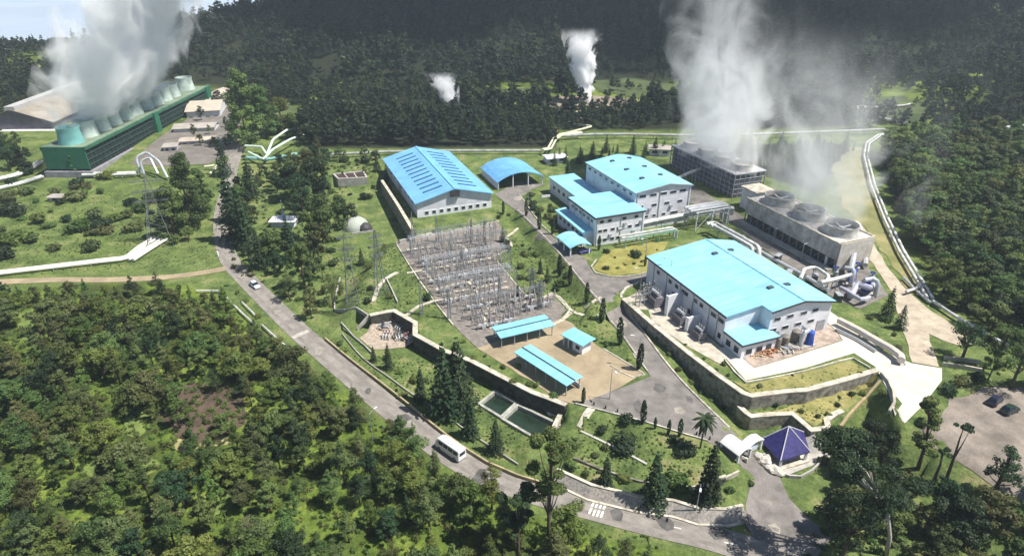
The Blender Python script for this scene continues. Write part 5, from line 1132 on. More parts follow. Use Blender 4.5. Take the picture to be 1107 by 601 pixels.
# ------------------------------------------------------------------ vegetation
def rnd_dirs(n, R):
    d = R.normal(size=(n, 3)); return d / np.linalg.norm(d, axis=1, keepdims=True)
def quads(Pn, Nn, size, R, asp=.62):
    """one rhombic leaf spray per point, lying across its normal"""
    n = len(Pn); t = rnd_dirs(n, R); t -= Nn * (t * Nn).sum(1, keepdims=True); t /= np.linalg.norm(t, axis=1, keepdims=True) + 1e-9; b = np.cross(Nn, t)
    s = size * R.uniform(.6, 1.35, (n, 1)); V = np.stack([Pn - t * s, Pn - b * s * asp, Pn + t * s, Pn + b * s * asp], 1).reshape(-1, 3)
    return V, np.arange(4 * n).reshape(n, 4)
def leaf_clumps(clumps, n, size, R, up=.3, shell=.55):
    c = np.array(clumps, float); w = c[:, 3] ** 2; k = R.choice(len(c), n, p=w / w.sum()); d = rnd_dirs(n, R)
    r = shell + (1 - shell) * R.uniform(0, 1, (n, 1)) ** .7; r[R.uniform(size=n) < .15] *= .6
    Pn = c[k, :3] + d * r * c[k, 3:6]; N = d * .75 + rnd_dirs(n, R) * .55 + np.array([0, 0, up]); N /= np.linalg.norm(N, axis=1, keepdims=True)
    return quads(Pn, N, size, R)
def proto_mesh(name, VF, mat, name2=None):
    V, Fq = VF; return np_mesh(name, V, Fq, mat)
def trunk_mesh(name, H, r, clumps, R, mat, lean=(0, 0), limbs=6, split=.35):
    mb = MB(); pts = [Vector((lean[0] * t * t * H, lean[1] * t * t * H, t * H - .3)) + Vector((R.normal() * .06, R.normal() * .06, 0)) * H * .1 * t for t in (0, .2, .4, .6, .8, 1)]
    mb.tube(pts, [r * 1.25, r, r * .85, r * .65, r * .42, r * .15], 7)
    for c in list(clumps)[:limbs]:
        t = max(.12, min(.85, c[2] / H * R.uniform(.5, .75))); i = min(4, int(t * 5)); p = pts[i].lerp(pts[i + 1], t * 5 - i); e = Vector(c[:3]); m = p.lerp(e, .55) + Vector((0, 0, -.06 * H * .5))
        mb.tube([p, m, e], [r * .45, r * .28, r * .08], 5)
    me = bpy.data.meshes.new(name); me.from_pydata(mb.v, [], mb.f); me.polygons.foreach_set('use_smooth', [True] * len(me.polygons)); me.materials.append(mat); return me
def broadleaf(seed, H=9.0, cr=3.0, n=1500, size=.30, nc=13, flat=.75):
    R = np.random.RandomState(seed); cl = []
    for i in range(nc):
        a = R.uniform(0, 2 * pi); q = R.uniform(.1, 1.12) ** .6; z = H * R.uniform(.30, .95); rr = cr * q * (1.05 - abs(z / H - .6) * 1.3); s = cr * R.uniform(.15, .38)
        cl.append((rr * cos(a), rr * sin(a), z, s, s, s * flat))
    cl.append((0, 0, H * .66, cr * .45, cr * .45, cr * .5)); cl.append((R.normal() * .4, R.normal() * .4, H * .93, cr * .36, cr * .36, cr * .3))
    return leaf_clumps(cl, n, size, R), cl, R
def pine(seed, H=14.0, cr=2.7, n=1300, size=.30):
    R = np.random.RandomState(seed); cl = []; z = H * .38; a = R.uniform(0, 6)
    while z < H * .97:
        t = (z / H - .38) / .6; rad = cr * (1.05 - t) * R.uniform(.55, 1.15)
        for _ in range(R.randint(1, 4)):
            a += R.uniform(1.2, 2.8); q = R.uniform(.4, .95); s = (.55 + rad * .38) * R.uniform(.7, 1.15); cl.append((rad * q * cos(a), rad * q * sin(a), z + R.normal() * .25, s, s, s * .55))
        z += H * R.uniform(.045, .085)
    cl.append((0, 0, H, .5, .5, .8)); return leaf_clumps(cl, n, size, R, .45), cl, R
def fir(seed, H=12.0, cr=2.6, n=1500, size=.28, droop=.5):
    R = np.random.RandomState(seed); Pn, N = [], []; L = 13
    for l in range(L):
        t = l / (L - 1); z0 = H * (.07 + .9 * t); rad = cr * (1 - t) ** .85 * R.uniform(.85, 1.15) + .12; nb = max(4, int(11 * (1 - t)) + 4); m = max(2, int(n * (rad / cr) / L * 1.7 / nb))
        a0 = R.uniform(0, 6)
        for b in range(nb):
            a = a0 + 2 * pi * b / nb + R.normal() * .12; br = rad * R.uniform(.72, 1.12); q = R.uniform(.12, 1, m) ** .7; w = .34 * br * (1.05 - q) + .1; lat = R.uniform(-1, 1, m) * w
            x = q * br * cos(a) - lat * sin(a); y = q * br * sin(a) + lat * cos(a); z = z0 + H * .045 - droop * q * q * br * .55 + R.normal(size=m) * .10
            Pn.append(np.stack([x, y, z], 1)); nn = np.stack([cos(a) * .5 + R.normal(size=m) * .35, sin(a) * .5 + R.normal(size=m) * .35, np.full(m, .8)], 1); N.append(nn)
    Pn = np.concatenate(Pn); N = np.concatenate(N); N /= np.linalg.norm(N, axis=1, keepdims=True); return quads(Pn, N, size, R, .5), [], R
def column(seed, H=5.0, r=.55, n=420):
    R = np.random.RandomState(seed); t = R.uniform(0, 1, n); a = R.uniform(0, 2 * pi, n); rr = r * (np.sin(pi * np.clip(t * .86 + .1, 0, 1)) ** .6) * R.uniform(.7, 1.05, n)
    Pn = np.stack([rr * np.cos(a), rr * np.sin(a), .25 + t * (H - .3)], 1); N = np.stack([np.cos(a), np.sin(a), np.full(n, .35)], 1) + R.normal(size=(n, 3)) * .35; N /= np.linalg.norm(N, axis=1, keepdims=True)
    return quads(Pn, N, .2, R, .55), [], R
def shrub(seed, r=1.2, n=420, size=.2):
    R = np.random.RandomState(seed); cl = [(R.normal() * r * .35, R.normal() * r * .35, r * R.uniform(.45, .8), r * .55, r * .55, r * .45) for _ in range(6)]; return leaf_clumps(cl, n, size, R), cl, R
BP = []; PP = []; FP = []; CP = []; SP = []
for i in range(10):
    H = (8.5, 9.5, 7.5, 10.5, 9, 8, 9.5, 7, 10, 8.5)[i]; lv, cl, R = broadleaf(100 + i, H, (3.1, 2.4, 3.5, 2.8, 2.2, 3.7, 3.2, 3.0, 2.3, 2.8)[i], (4200, 3400, 4400, 3000, 3000, 4600, 2600, 3600, 2600, 4000)[i], (.20, .19, .21, .19, .18, .22, .19, .18, .2, .17)[i], (26, 30, 22, 34, 24, 30, 36, 20, 36, 28)[i], (.75, .9, .6, .7, 1.0, .55, .5, .8, .6, .8)[i]); BP.append((np_mesh('tree_crown', *lv, LF_MID), trunk_mesh('tree_trunk', H * .8, .2, cl, R, BARK), H))
for i in range(8):
    H = (14, 12.5, 15, 13, 11.5, 14, 12, 13.5)[i]; lv, cl, R = pine(200 + i, H, (2.9, 2.4, 3.1, 3.5, 2.7, 2.2, 3.0, 3.3)[i], (3600, 3000, 3800, 3400, 2600, 2400, 3600, 2800)[i], .19); PP.append((np_mesh('pine_crown', *lv, LF_MID), trunk_mesh('pine_trunk', H, .22, cl, R, BARK, limbs=9), H))
for i in range(4): lv, cl, R = fir(300 + i, 12, (2.7, 3.1, 2.4, 2.9)[i], 2000); FP.append((np_mesh('fir_crown', *lv, LF_DRK), trunk_mesh('fir_trunk', 11.5, .2, [], R, BARK), 12))
for i in range(3): lv, cl, R = column(400 + i); CP.append((np_mesh('cypress_crown', *lv, LF_DRK), trunk_mesh('cypress_trunk', 3, .09, [], R, BARK), 5))
for i in range(4): lv, cl, R = shrub(500 + i); SP.append((np_mesh('shrub_crown', *lv, LF_MID), trunk_mesh('shrub_stem', 1.0, .06, cl, R, BARK, limbs=3), 2.0))
def plant(name, label, cat, protos, loc, H, leaf, group=None, wide=1.0, rz=None, k=None, bark=None):
    pc, pt, ph = protos[rng.randrange(len(protos)) if k is None else k]; s = H / ph
    r = bpy.data.objects.new(name, None); COL.objects.link(r); r.location = loc; r.rotation_euler = (rng.uniform(-.04, .04), rng.uniform(-.04, .04), rng.uniform(0, 6.28) if rz is None else rz); r.scale = (s * wide, s * wide, s); tag(r, label, cat, group)
    c = bpy.data.objects.new('crown', pc); COL.objects.link(c); c.parent = r
    if leaf is not pc.materials[0]: c.material_slots[0].link = 'OBJECT'; c.material_slots[0].material = leaf
    t = bpy.data.objects.new('trunk', pt); COL.objects.link(t); t.parent = r
    if bark: t.material_slots[0].link = 'OBJECT'; t.material_slots[0].material = bark
    return r
taken = []
RDX = np.array([p.x for p in roadw]); RDY = np.array([p.y for p in roadw])
def road_d(x, y): return float(np.min(np.hypot(RDX - x, RDY - y)))
def paved(x, y): return any(min(p[0] for p in g) < x < max(p[0] for p in g) and inside(g, x, y) for g in PAVED)
def free(x, y, d): return road_d(x, y) > 3.6 + d * .3 and not paved(x, y) and all((x - a) ** 2 + (y - b) ** 2 > (d * .5 + e * .5) ** 2 for a, b, e in taken)
def inside(poly, x, y): return bool(sdist(poly, np.array([x]), np.array([y]))[0][0] < 0)

# trees and shrubs of the compound, each where it stands: (px, py of the foot, py of the top, label)
def each(rows, name, cat, protos, leaf, group=None, wide=1.0):
    for q in rows:
        c = P(q[0], q[1]); H = max(1.0, top_h(c, q[2]) * (.62 if protos is SP else 1)); plant(name, q[3], cat, protos, c, H, leaf if len(q) < 5 else q[4], group, wide if len(q) < 6 else q[5]); taken.append((c.x, c.y, H * .3))
each([(707,546,489,'tall dark fir standing over the stone wall of the front lawn'), (765,541,479,'dark fir between gatehouse and front lawn, wider than its neighbour'), (654,527,493,'medium dark fir at the lower edge of the front lawn'), (455,434,398,'narrow dark fir beside the buff wall, lowest of the pond group'),
      (481,446,372,'tallest dense dark fir before the long retaining wall'), (497,444,366,'tall dense fir touching the tallest fir of the pond lawn'), (488,452,400,'short dark fir at the foot of the tall fir pair'), (508,472,428,'dark fir beside the smaller settling basin'), (536,490,454,'dark fir below the longer settling basin'),
      (420,399,372,'slim fir on the bright lawn before the valve yard'), (404,391,374,'small fir at the edge of valve yard lawn'), (317,280,234,'slender dark fir beside the antenna hut'), (258,262,180,'very tall dark fir by the main road bend'), (250,240,196,'dark fir just behind the very tall roadside fir'), (273,214,166,'dark fir in the shade by the old plant road'),
      (243,190,150,'dark fir at the junction of old plant road and main road'), (270,268,206,'dark fir on the garden side of the main road'), (418,200,178,'small dark fir next to the warehouse corner'), (408,186,166,'small fir behind the warehouse corner'), (391,287,268,'small fir alone on the pylon lawn'), (284,290,250,'dark fir above the white car on the road'),
      (543,262,246,'small fir beside the white path near the inner road'), (584,296,279,'small conifer on the slope by the inner road'), (592,305,288,'second small conifer on the slope by the inner road'), (579,318,305,'tiny conifer at the slope foot near the slender towers'), (958,343,310,'dark narrow conifer beside the gravel track'), (972,356,329,'slim conifer leaning by the thick beige pipe'),
      (613,200,172,'dark conifer behind the control building, closest to the workshop'), (627,178,158,'dark conifer behind the control building roof'), (640,172,152,'dark conifer on the grass strip, near the pipe loop'), (655,165,146,'dark conifer by the long pale pipeline'), (684,166,146,'dark conifer near the middle of the long pipeline'), (708,168,148,'dark conifer at the lattice tower end of the pipeline')],
     'fir_tree', 'fir tree', FP, LF_DRK)
each([(605,299,275,'cypress column beside the entrance canopy bend'), (616,308,287,'cypress column second from the blue car along the inner road'), (634,328,305,'cypress column where the white path meets the inner road'), (650,349,322,'cypress column opposite the transformer yard'), (670,373,343,'cypress column on the island lawn above the blue hut'), (690,400,371,'cypress column at the tip of the island lawn'),
      (647,271,255,'dark cypress at the front corner of the control building'), (697,288,276,'small cypress in the rock garden near the turbine hall'), (630,437,419,'cypress column at the top of the white lawn steps'), (695,458,433,'tallest cypress on the parking yard edge of the front lawn'), (708,464,451,'short cypress, next to the tallest on the lawn edge'), (722,470,454,'short cypress before the palm, lawn edge'), (734,472,452,'cypress column closest to the palm'),
      (583,249,228,'thin cypress on the shaded island kerb'), (569,234,216,'thin cypress at the island notice board'), (597,254,236,'thin cypress before the purple shrubs of the island'), (544,232,218,'thin cypress at the warehouse front corner'), (560,322,308,'little cypress on the switchyard lawn')],
     'cypress', 'cypress', CP, LF_DRK)
each([(674,459,437,'round dark shrub at the yard corner of the front lawn'), (649,468,452,'small round dark shrub near the white lawn steps'), (671,488,461,'broad dark round shrub in the middle of the front lawn', LF_DRK, 1.5), (742,492,476,'spiky dark shrub under the palm', LF_DRK, 1.4), (728,524,497,'bright green leafy shrub beside the tall lawn fir', LF_MID, 1.2), (643,493,484,'low reddish shrub on the front lawn', LF_OLV, 1.4), (633,513,503,'low olive shrub at the lower lawn edge', LF_OLV), (616,484,462,'loose green shrub by the stair wall', LF_MID), (617,505,490,'loose green shrub next to stone wall end', LF_MID),
      (655,274,264,'dark shrub in the rock garden under the control building'), (686,278,262,'largest dark shrub of the rock garden'), (655,292,283,'dark clipped shrub at the tip of the rock garden'), (604,238,222,'purple brown shrub on the shaded island', LF_OLV), (592,236,222,'olive shrub on the shaded island', LF_OLV), (578,228,214,'dark shrub beside notice board'), (811,525,514,'green shrub by the gate sign wall', LF_MID), (790,532,520,'green shrub in the gate planter', LF_MID), (772,540,528,'pale green shrub at the planter end', LF_YEL),
      (838,440,430,'dark shrub at the foot of the upper terrace wall'), (885,452,443,'dark small shrub on the terrace lawn', LF_DRK), (905,440,431,'dark small shrub by the drain wall', LF_DRK), (922,428,418,'dark shrub under the concrete road bend', LF_DRK), (470,420,408,'green shrub by the settling basins', LF_MID), (447,413,400,'pale green shrub on the pond lawn', LF_YEL), (560,398,388,'green shrub on the strip before the longest canopy', LF_MID), (580,418,408,'green shrub beside the canopy end', LF_MID)],
     'shrub', 'shrub', SP, LF_DRK)
each([(345,285,240,'olive broadleaf tree on the slope between garden and pylon lawn', LF_OLV), (330,312,262,'green broadleaf tree by the main road above the grass bank'), (352,262,212,'dark leafy tree behind the dome tent'), (328,240,190,'dark spreading tree behind the antenna hut', LF_DRK), (342,226,172,'large dark tree by the cell basin', LF_DRK), (318,215,178,'dark tree beyond the antenna hut lawn', LF_DRK), (296,282,250,'bushy tree above the white car', LF_MID), (272,292,262,'bushy dark tree at the road junction', LF_DRK), (300,208,186,'tree at the edge of the bright garden lawn', LF_OLV), (360,330,300,'thin tree beside the walled pylon lawn', LF_OLV), (337,345,318,'thin tree between main road and pylon lawn', LF_OLV), (373,245,215,'tree shading the dome tent', LF_DRK),
      (12,185,150,'dark tree in front of old powerhouse', LF_DRK), (84,190,166,'small bush tree by the green end panel', LF_MID)],
     'broadleaf_tree', 'tree', BP, LF_MID)
# palm
c = P(757, 484); H = top_h(c, 452); r = thing('palm_tree', 'single palm with an arching crown at the yard edge of front lawn', 'palm', c); taken.append((c.x, c.y, 2))
MB().tube([(0, 0, -.3), (.05, 0, H * .5), (0, .06, H)], [.2, .15, .12], 8).build('trunk', BARK, r)
V_, F_ = [], []
for k in range(22):
    a = k * 2.4; el = .9 - .09 * k; L_ = 2.4; pr = []
    for i in range(7):
        t = i / 6; x = L_ * t * cos(el * (1 - t * .3)); z = H + L_ * t * sin(el) - 1.3 * t * t; w = .42 * sin(pi * min(1, t * .9 + .08)); pr.append((x, z, w))
    o_ = len(V_)
    for x, z, w in pr: V_ += [(x * cos(a) - w * sin(a), x * sin(a) + w * cos(a), z - .12), (x * cos(a), x * sin(a), z + .05), (x * cos(a) + w * sin(a), x * sin(a) - w * cos(a), z - .12)]
    for i in range(6):
        b_ = o_ + 3 * i; F_ += [(b_, b_ + 1, b_ + 4, b_ + 3), (b_ + 1, b_ + 2, b_ + 5, b_ + 4)]
o = bpy.data.objects.new('crown', np_mesh('palm_crown', V_, F_, LF_DRK)); COL.objects.link(o); o.parent = r
# single large trees of the near edge
def big_tree(label, px, py, top, cr, leaf, seed, lean=(0, 0), bark=BARK, dens=3200, name='broadleaf_tree', flat=.55, lo=.42, nc=20, size=.2, topx=None):
    c = P(px, py); H = top_h(c, top)
    if topx is not None: lean = (((topx - PX_C) / F_PX * (c.y * CT - (c.z + H - CAM_H) * ST) - c.x) / H, lean[1])
    R = np.random.RandomState(seed); cl = []
    for i in range(nc):
        z = H * R.uniform(lo, .97); a = R.uniform(0, 6.28); q = R.uniform(.2, 1) ** .7 * cr * (1.1 - .75 * abs(z / H - .68) / .4 if lo > .25 else 1.1 - .85 * z / H); s = cr * R.uniform(.22, .38); t = z / H
        cl.append((q * cos(a) + lean[0] * t * t * H, q * sin(a) + lean[1] * t * t * H, z, s, s, s * flat))
    r = thing(name, label, 'tree', c); taken.append((c.x, c.y, cr * 1.3))
    o = bpy.data.objects.new('crown', np_mesh('big_crown', *leaf_clumps(cl, dens, size, R), leaf)); COL.objects.link(o); o.parent = r
    o = bpy.data.objects.new('trunk', trunk_mesh('big_trunk', H * .93, .32, cl, R, bark, lean, 14 if nc > 8 else 2)); COL.objects.link(o); o.parent = r
big_tree('tall open crowned pine beside the main road, trunk bare below', 592, 600, 462, 3.6, LF_MID, 21, name='pine_tree', lo=.42, dens=9000, nc=26)
big_tree('tall dark pine right behind the tall open crowned roadside pine'.replace('right ', ''), 560, 607, 520, 3.0, LF_DRK, 22, name='pine_tree', dens=6500)
big_tree('large tree with pale leaning trunk at the entrance road', 958, 600, 478, 6.2, LF_DRK, 23, (0, .05), BARKW, 12500, lo=.42, nc=26, topx=912)
big_tree('dense dark tree behind the pale trunked tree', 950, 512, 462, 4.0, LF_DRK, 24, dens=4000, topx=948)
big_tree('dark bushy tree at the end of the concrete road', 932, 505, 470, 3.0, LF_DRK, 25, dens=3200, topx=922)
big_tree('tall cone shaped pine between concrete road and parking lot', 992, 507, 428, 2.9, LF_MID, 26, name='pine_tree', lo=.2, nc=30, dens=5000, topx=1006)
big_tree('thin umbrella crowned tree on a bare leaning trunk by the parking lot', 1018, 531, 453, 1.9, LF_DRK, 27, topx=1044, nc=6, lo=.86, dens=600, flat=.4)
big_tree('smaller thin tree with two dark tufts next to the umbrella crowned tree', 1009, 522, 484, 1.5, LF_DRK, 28, topx=1022, nc=5, lo=.7, dens=420)
big_tree('round dark bush tree at the edge of the parking lot', 1076, 530, 481, 3.0, LF_DRK, 29, dens=2000, lo=.25)
big_tree('tall dense light green tree at the old plant gate', 208, 244, 165, 8.0, LF_MID, 41, size=.34, dens=11000, lo=.12, nc=46, flat=.7)
big_tree('broad dense leafy tree behind the lattice pylon', 190, 258, 200, 6.2, LF_MID, 42, size=.34, dens=8000, lo=.12, nc=40, flat=.7)
big_tree('leafy tree squeezed between gate tree and road', 222, 228, 182, 4.4, LF_MID, 43, size=.34, dens=5000, lo=.12, nc=30, flat=.7)
big_tree('tallest dark tree over the old plant road', 268, 158, 74, 8.5, LF_MID, 44, size=.45, dens=8500, lo=.10, nc=46, flat=.8)
big_tree('broad tree on the hillside meadow beside the tallest tree', 288, 148, 92, 8.5, LF_MID, 45, size=.45, dens=8000, lo=.10, nc=40, flat=.7)
big_tree('bright bushy tree on the hillside meadow slope', 306, 142, 104, 8.5, LF_YEL, 46, size=.45, dens=7000, lo=.10, nc=34, flat=.6)
big_tree('low rounded tree at the bottom of hillside meadow', 322, 150, 122, 6.5, LF_YEL, 47, size=.45, dens=4500, lo=.10, nc=26, flat=.6)
big_tree('dark shade tree over the parked cars', 1092, 420, 362, 4.4, LF_MID, 30, dens=2600)
big_tree('spreading tree casting shade on the gravel track', 1040, 388, 345, 4.0, LF_DRK, 31, dens=2400)
big_tree('wide dark tree at the bottom of the entrance road bend', 905, 618, 535, 4.2, LF_DRK, 32, dens=3000)
big_tree('dark tree at the corner behind the parking lot culvert', 1075, 400, 352, 3.8, LF_MID, 33, dens=2200)

def poisson(poly, dmin, n, dens=None, tries=40):
    xs = [p[0] for p in poly]; ys = [p[1] for p in poly]; out = []; g = {}
    cand = np.stack([NR.uniform(min(xs), max(xs), n * tries), NR.uniform(min(ys), max(ys), n * tries)], 1)
    ok = sdist(poly, cand[:, 0], cand[:, 1])[0] < 0
    for x, y in cand[ok]:
        if dens is not None and NR.uniform() > dens(x, y): continue
        i, j = int(x // dmin), int(y // dmin)
        if any((x - a) ** 2 + (y - b) ** 2 < dmin * dmin for di in (-1, 0, 1) for dj in (-1, 0, 1) for a, b in g.get((i + di, j + dj), ())): continue
        g.setdefault((i, j), []).append((x, y)); out.append((x, y))
        if len(out) >= n: break
    return out
def to_px(x, y, z):
    f = y * CT - (z - CAM_H) * ST; u = y * ST + (z - CAM_H) * CT; return PX_C + F_PX * x / f, PY_C - F_PX * u / f
LOOK = {'m': ('mid green', LF_MID), 'y': ('light yellow green', LF_YEL), 'o': ('olive brown', LF_OLV), 'd': ('dark green', LF_DRK)}
GLADES = [[(120,485),(160,470),(200,462),(260,470),(262,490),(215,505),(170,520),(110,512)], [(170,432),(215,414),(262,428),(262,462),(225,484),(190,472)], [(20,338),(52,335),(50,385),(18,395)], [(100,425),(160,415),(170,440),(120,450)], [(240,560),(290,545),(300,575),(255,590)], [(205,540),(240,520),(255,535),(220,555)]]
GLW = [[tuple(P(x, y)[:2]) for x, y in g] for g in GLADES]
woodw = [tuple(P(x, y)[:2]) for x, y in [(-60,330),(40,322),(130,317),(195,318),(228,330),(262,356),(300,382),(338,412),(383,446),(428,482),(468,515),(508,541),(555,560),(612,584),(690,606)]] + [(20, 62), (-140, 62)]
def zone_of(px, py):
    if py < 350: return 'close to the dirt track'
    if px > 505: return 'below the lower end of the wood verge'
    if 150 < px < 300 and 400 < py < 530: return 'round the bare clearing'
    d = (px - 225) * .62 - (py - 325) * .79
    if d > -22: return 'lining the verge of the main road'
    return 'at the bottom of the wood' if py > 530 else ('in the upper part of the wood' if py < 440 else 'deep in the wood')
spots = poisson(woodw, 4.0, 400, lambda x, y: .10 if any(inside(g, x, y) for g in GLW) else 1)
for x, y in spots:
    if not free(x, y, 3.0): continue
    z = float(hz(x, y)); px, py = to_px(x, y, z)
    if px < -25 or px > 720 or py > 655: continue
    is_pine = NR.uniform() < .44; k = NR.choice(list('mmoyyod' if not is_pine else 'moomyd')); look, lf = LOOK[k]; H = NR.uniform(4.6, 9.2) * (.72 if py < 345 else 1) * (1.22 if is_pine else 1); zn = zone_of(px, py); kind = 'pine' if is_pine else 'broadleaf tree'
    plant('pine_tree' if is_pine else 'broadleaf_tree', '%s %s %s' % (look, kind, zn), 'pine' if is_pine else 'tree', PP if is_pine else BP, (x, y, z), H, lf, '%s %ss %s' % (look, kind, zn), NR.uniform(.9, 1.3))
rw = [tuple(P(x, y)[:2]) for x, y in [(952,165),(962,202),(978,240),(996,276),(1024,328),(1058,352),(1100,378),(1180,400),(1180,150),(1010,153)]]
for x, y in poisson(rw, 4.4, 300):
    z = float(hz(x, y)); px, py = to_px(x, y, z)
    if px > 1150 or not free(x, y, 3): continue
    is_pine = NR.uniform() < .3; k = NR.choice(list('mmymod')); look, lf = LOOK[k]; H = NR.uniform(7, 12.5); zn = 'on the hillside wood beyond the twin pipeline' if py > 240 else 'on the upper hillside wood below the bright pipe'; kind = 'pine' if is_pine else 'broadleaf tree'
    plant('pine_tree' if is_pine else 'woodland_tree', '%s %s %s' % (look, kind, zn), 'pine' if is_pine else 'tree', PP if is_pine else BP, (x, y, z), H, lf, '%s %ss %s' % (look, kind, zn), NR.uniform(1.05, 1.5))
lr = [tuple(P(x, y)[:2]) for x, y in [(895,560),(925,520),(985,520),(1060,545),(1107,545),(1140,620),(1000,640),(900,640),(870,600)]]
for x, y in poisson(lr, 4.6, 40):
    z = float(hz(x, y))
    if not free(x, y, 3.5): continue
    k = NR.choice(list('mmood')); look, lf = LOOK[k]; plant('broadleaf_tree', '%s broadleaf tree in the thicket between entrance road and parking lot' % look, 'tree', BP, (x, y, z), NR.uniform(5, 9.5), lf, '%s trees of the parking lot thicket' % look, NR.uniform(1.0, 1.4))
lg = [tuple(P(x, y)[:2]) for x, y in [(-20,200),(40,205),(130,200),(160,212),(235,205),(232,250),(150,262),(130,272),(60,284),(-20,292)]]
for x, y in poisson(lg, 3.8, 52, lambda x, y: .10 + .5 * (sin(x * .09) * sin(y * .11 + 1) > .15) + .8 * (x < -125)):
    z = float(hz(x, y))
    if not free(x, y, 2): continue
    k = NR.choice(list('mmydo')); look, lf = LOOK[k]; plant('bush', '%s bush scattered over the rough grass above the twin pipeline' % look, 'bush', SP, (x, y, z), NR.uniform(1.6, 6.0), lf, '%s bushes on the rough grass' % look, NR.uniform(.9, 1.6))
gd = [tuple(P(x, y)[:2]) for x, y in [(252,300),(248,240),(256,200),(300,178),(350,170),(408,176),(410,190),(372,215),(350,240),(356,300),(340,345),(300,322)]]
for x, y in poisson(gd, 4.6, 90):
    z = float(hz(x, y)); px, py = to_px(x, y, z)
    if not free(x, y, 3.5) or (285 < px < 345 and 205 < py < 262) or (352 < px < 402 and 180 < py < 250): continue
    k = NR.choice(list('mdddoo')); look, lf = LOOK[k]; plant('broadleaf_tree', '%s broadleaf tree in the shady garden between main road and warehouse' % look, 'tree', BP, (x, y, z), NR.uniform(4, 8.5), lf, '%s trees of the shady garden' % look, NR.uniform(.8, 1.15))
lp = [tuple(P(x, y)[:2]) for x, y in [(-30,150),(-30,196),(40,196),(45,185),(20,160)]]
for x, y in poisson(lp, 5.5, 14):
    plant('broadleaf_tree', 'dark tree screening the front of the old powerhouse', 'tree', BP, (x, y, float(hz(x, y))), NR.uniform(6, 10), NR.choice([0, 1]) and LF_DRK or LF_MID, 'trees before the old powerhouse', 1.1)

def planting(pxs, dmin, n, what, kinds, H, wide=(.9, 1.3), name='shrub', cat='shrub', protos=None, avoid=()):
    pl = [tuple(P(x, y)[:2]) for x, y in pxs]
    for x, y in poisson(pl, dmin * (1 if protos is FP else 1.25), n if protos is FP else int(n * .5), lambda x, y: .12 + (sin(x * .31 + y * .12) * sin(y * .27 - x * .1) > -.15)):
        if not free(x, y, 1.2): continue
        z = float(hz(x, y)); px, py = to_px(x, y, z)
        if any(a <= px <= c_ and b <= py <= d_ for a, b, c_, d_ in avoid): continue
        look, lf = LOOK[NR.choice(list(kinds))]; plant(name, '%s %s %s' % (look, cat, what), cat, protos or SP, (x, y, z), NR.uniform(*H), lf, '%s %ss %s' % (look, cat, what), NR.uniform(*wide))
planting([(640,450),(690,462),(760,484),(790,520),(740,535),(640,515),(590,495),(625,470)], 3.4, 18, 'dotted over the front lawn', 'mmdyo', (.7, 1.9))
planting([(400,385),(440,385),(500,400),(560,440),(585,485),(545,485),(480,450),(420,405)], 2.6, 34, 'on the strip lawn round the settling basins', 'mdyo', (.8, 2.2), avoid=[(512,420,610,484)])
planting([(470,382),(509,394),(575,428),(605,438),(610,440),(575,415),(535,393),(500,368)], 2.0, 22, 'on the strip above the long dark retaining wall', 'mdy', (.7, 1.7))
planting([(548,250),(600,275),(636,315),(600,316),(570,318),(540,280)], 2.4, 30, 'on the slope between switchyard and inner road', 'mddyo', (.8, 2.6))
planting([(605,350),(640,345),(692,402),(655,378)], 2.6, 14, 'on the island lawn above the blue hut', 'mdy', (.6, 1.5))
planting([(812,420),(860,405),(940,395),(945,402),(870,421),(815,426)], 4.0, 6, 'on the upper terrace lawn', 'mdo', (.5, 1.3))
planting([(815,446),(860,440),(945,415),(900,448),(880,462),(860,446)], 3.6, 8, 'on the lower terrace lawn', 'mdo', (.6, 1.5))
planting([(676,336),(742,388),(800,432),(806,446),(780,446),(740,410)], 1.9, 26, 'at the foot of the tall terrace wall', 'mdy', (.5, 1.5))
planting([(760,372),(785,392),(803,420),(790,416),(745,380),(730,362)], 1.8, 24, 'along the top of the tall terrace wall', 'mmy', (.5, 1.2))
planting([(340,260),(420,262),(430,275),(478,345),(440,345),(365,335),(335,345),(330,300)], 3.4, 40, 'on the rough slope round the lattice pylons', 'mddoy', (.8, 3.0))
planting([(345,350),(390,388),(430,420),(500,470),(540,500),(560,512),(500,480),(420,420),(345,362)], 2.2, 34, 'along the bank above the buff wall', 'moyd', (.6, 1.8))
planting([(330,175),(412,172),(414,188),(405,240),(350,215)], 4.2, 22, 'on the lawn beside the warehouse wall', 'mddo', (1.2, 4.0))
planting([(563,214),(585,206),(598,216),(604,235),(618,262),(612,266),(586,242)], 1.9, 26, 'on the shaded island before the control building', 'ddomo', (1.0, 3.0))
planting([(645,272),(700,262),(720,264),(706,288),(664,298)], 2.2, 16, 'in the rock garden', 'mdoy', (.5, 1.4))
planting([(455,254),(560,228),(552,238),(470,256)], 2.0, 14, 'on the bank before the warehouse gable', 'mdy', (.6, 1.5))
planting([(592,172),(735,158),(735,168),(690,172),(600,182)], 4.2, 26, 'on the grass strip behind the control building', 'ddm', (3.0, 6.5), (.8, 1.1), 'fir_tree', 'conifer', FP)
planting([(940,330),(985,330),(1004,384),(985,390),(940,372)], 2.2, 20, 'beside the thick beige pipe and gravel track', 'mdoo', (.8, 2.4))
planting([(985,420),(1040,405),(1107,425),(1107,436),(1040,432),(1008,462),(975,462)], 2.6, 26, 'on the rough ground by the culvert', 'modd', (1.0, 3.2))
planting([(880,492),(905,470),(955,425),(965,450),(940,480),(905,520)], 2.6, 22, 'on the slope below the buff drain wall', 'mdoy', (.8, 2.6))
planting([(235,300),(285,318),(330,362),(345,385),(330,392),(262,335)], 1.9, 40, 'on the verge beside the silver railing', 'myo', (.5, 1.6))
planting([(0,172),(120,193),(240,198),(240,206),(120,204),(0,210)], 5.4, 16, 'before the green cooling tower', 'mdoy', (1.5, 5.0))
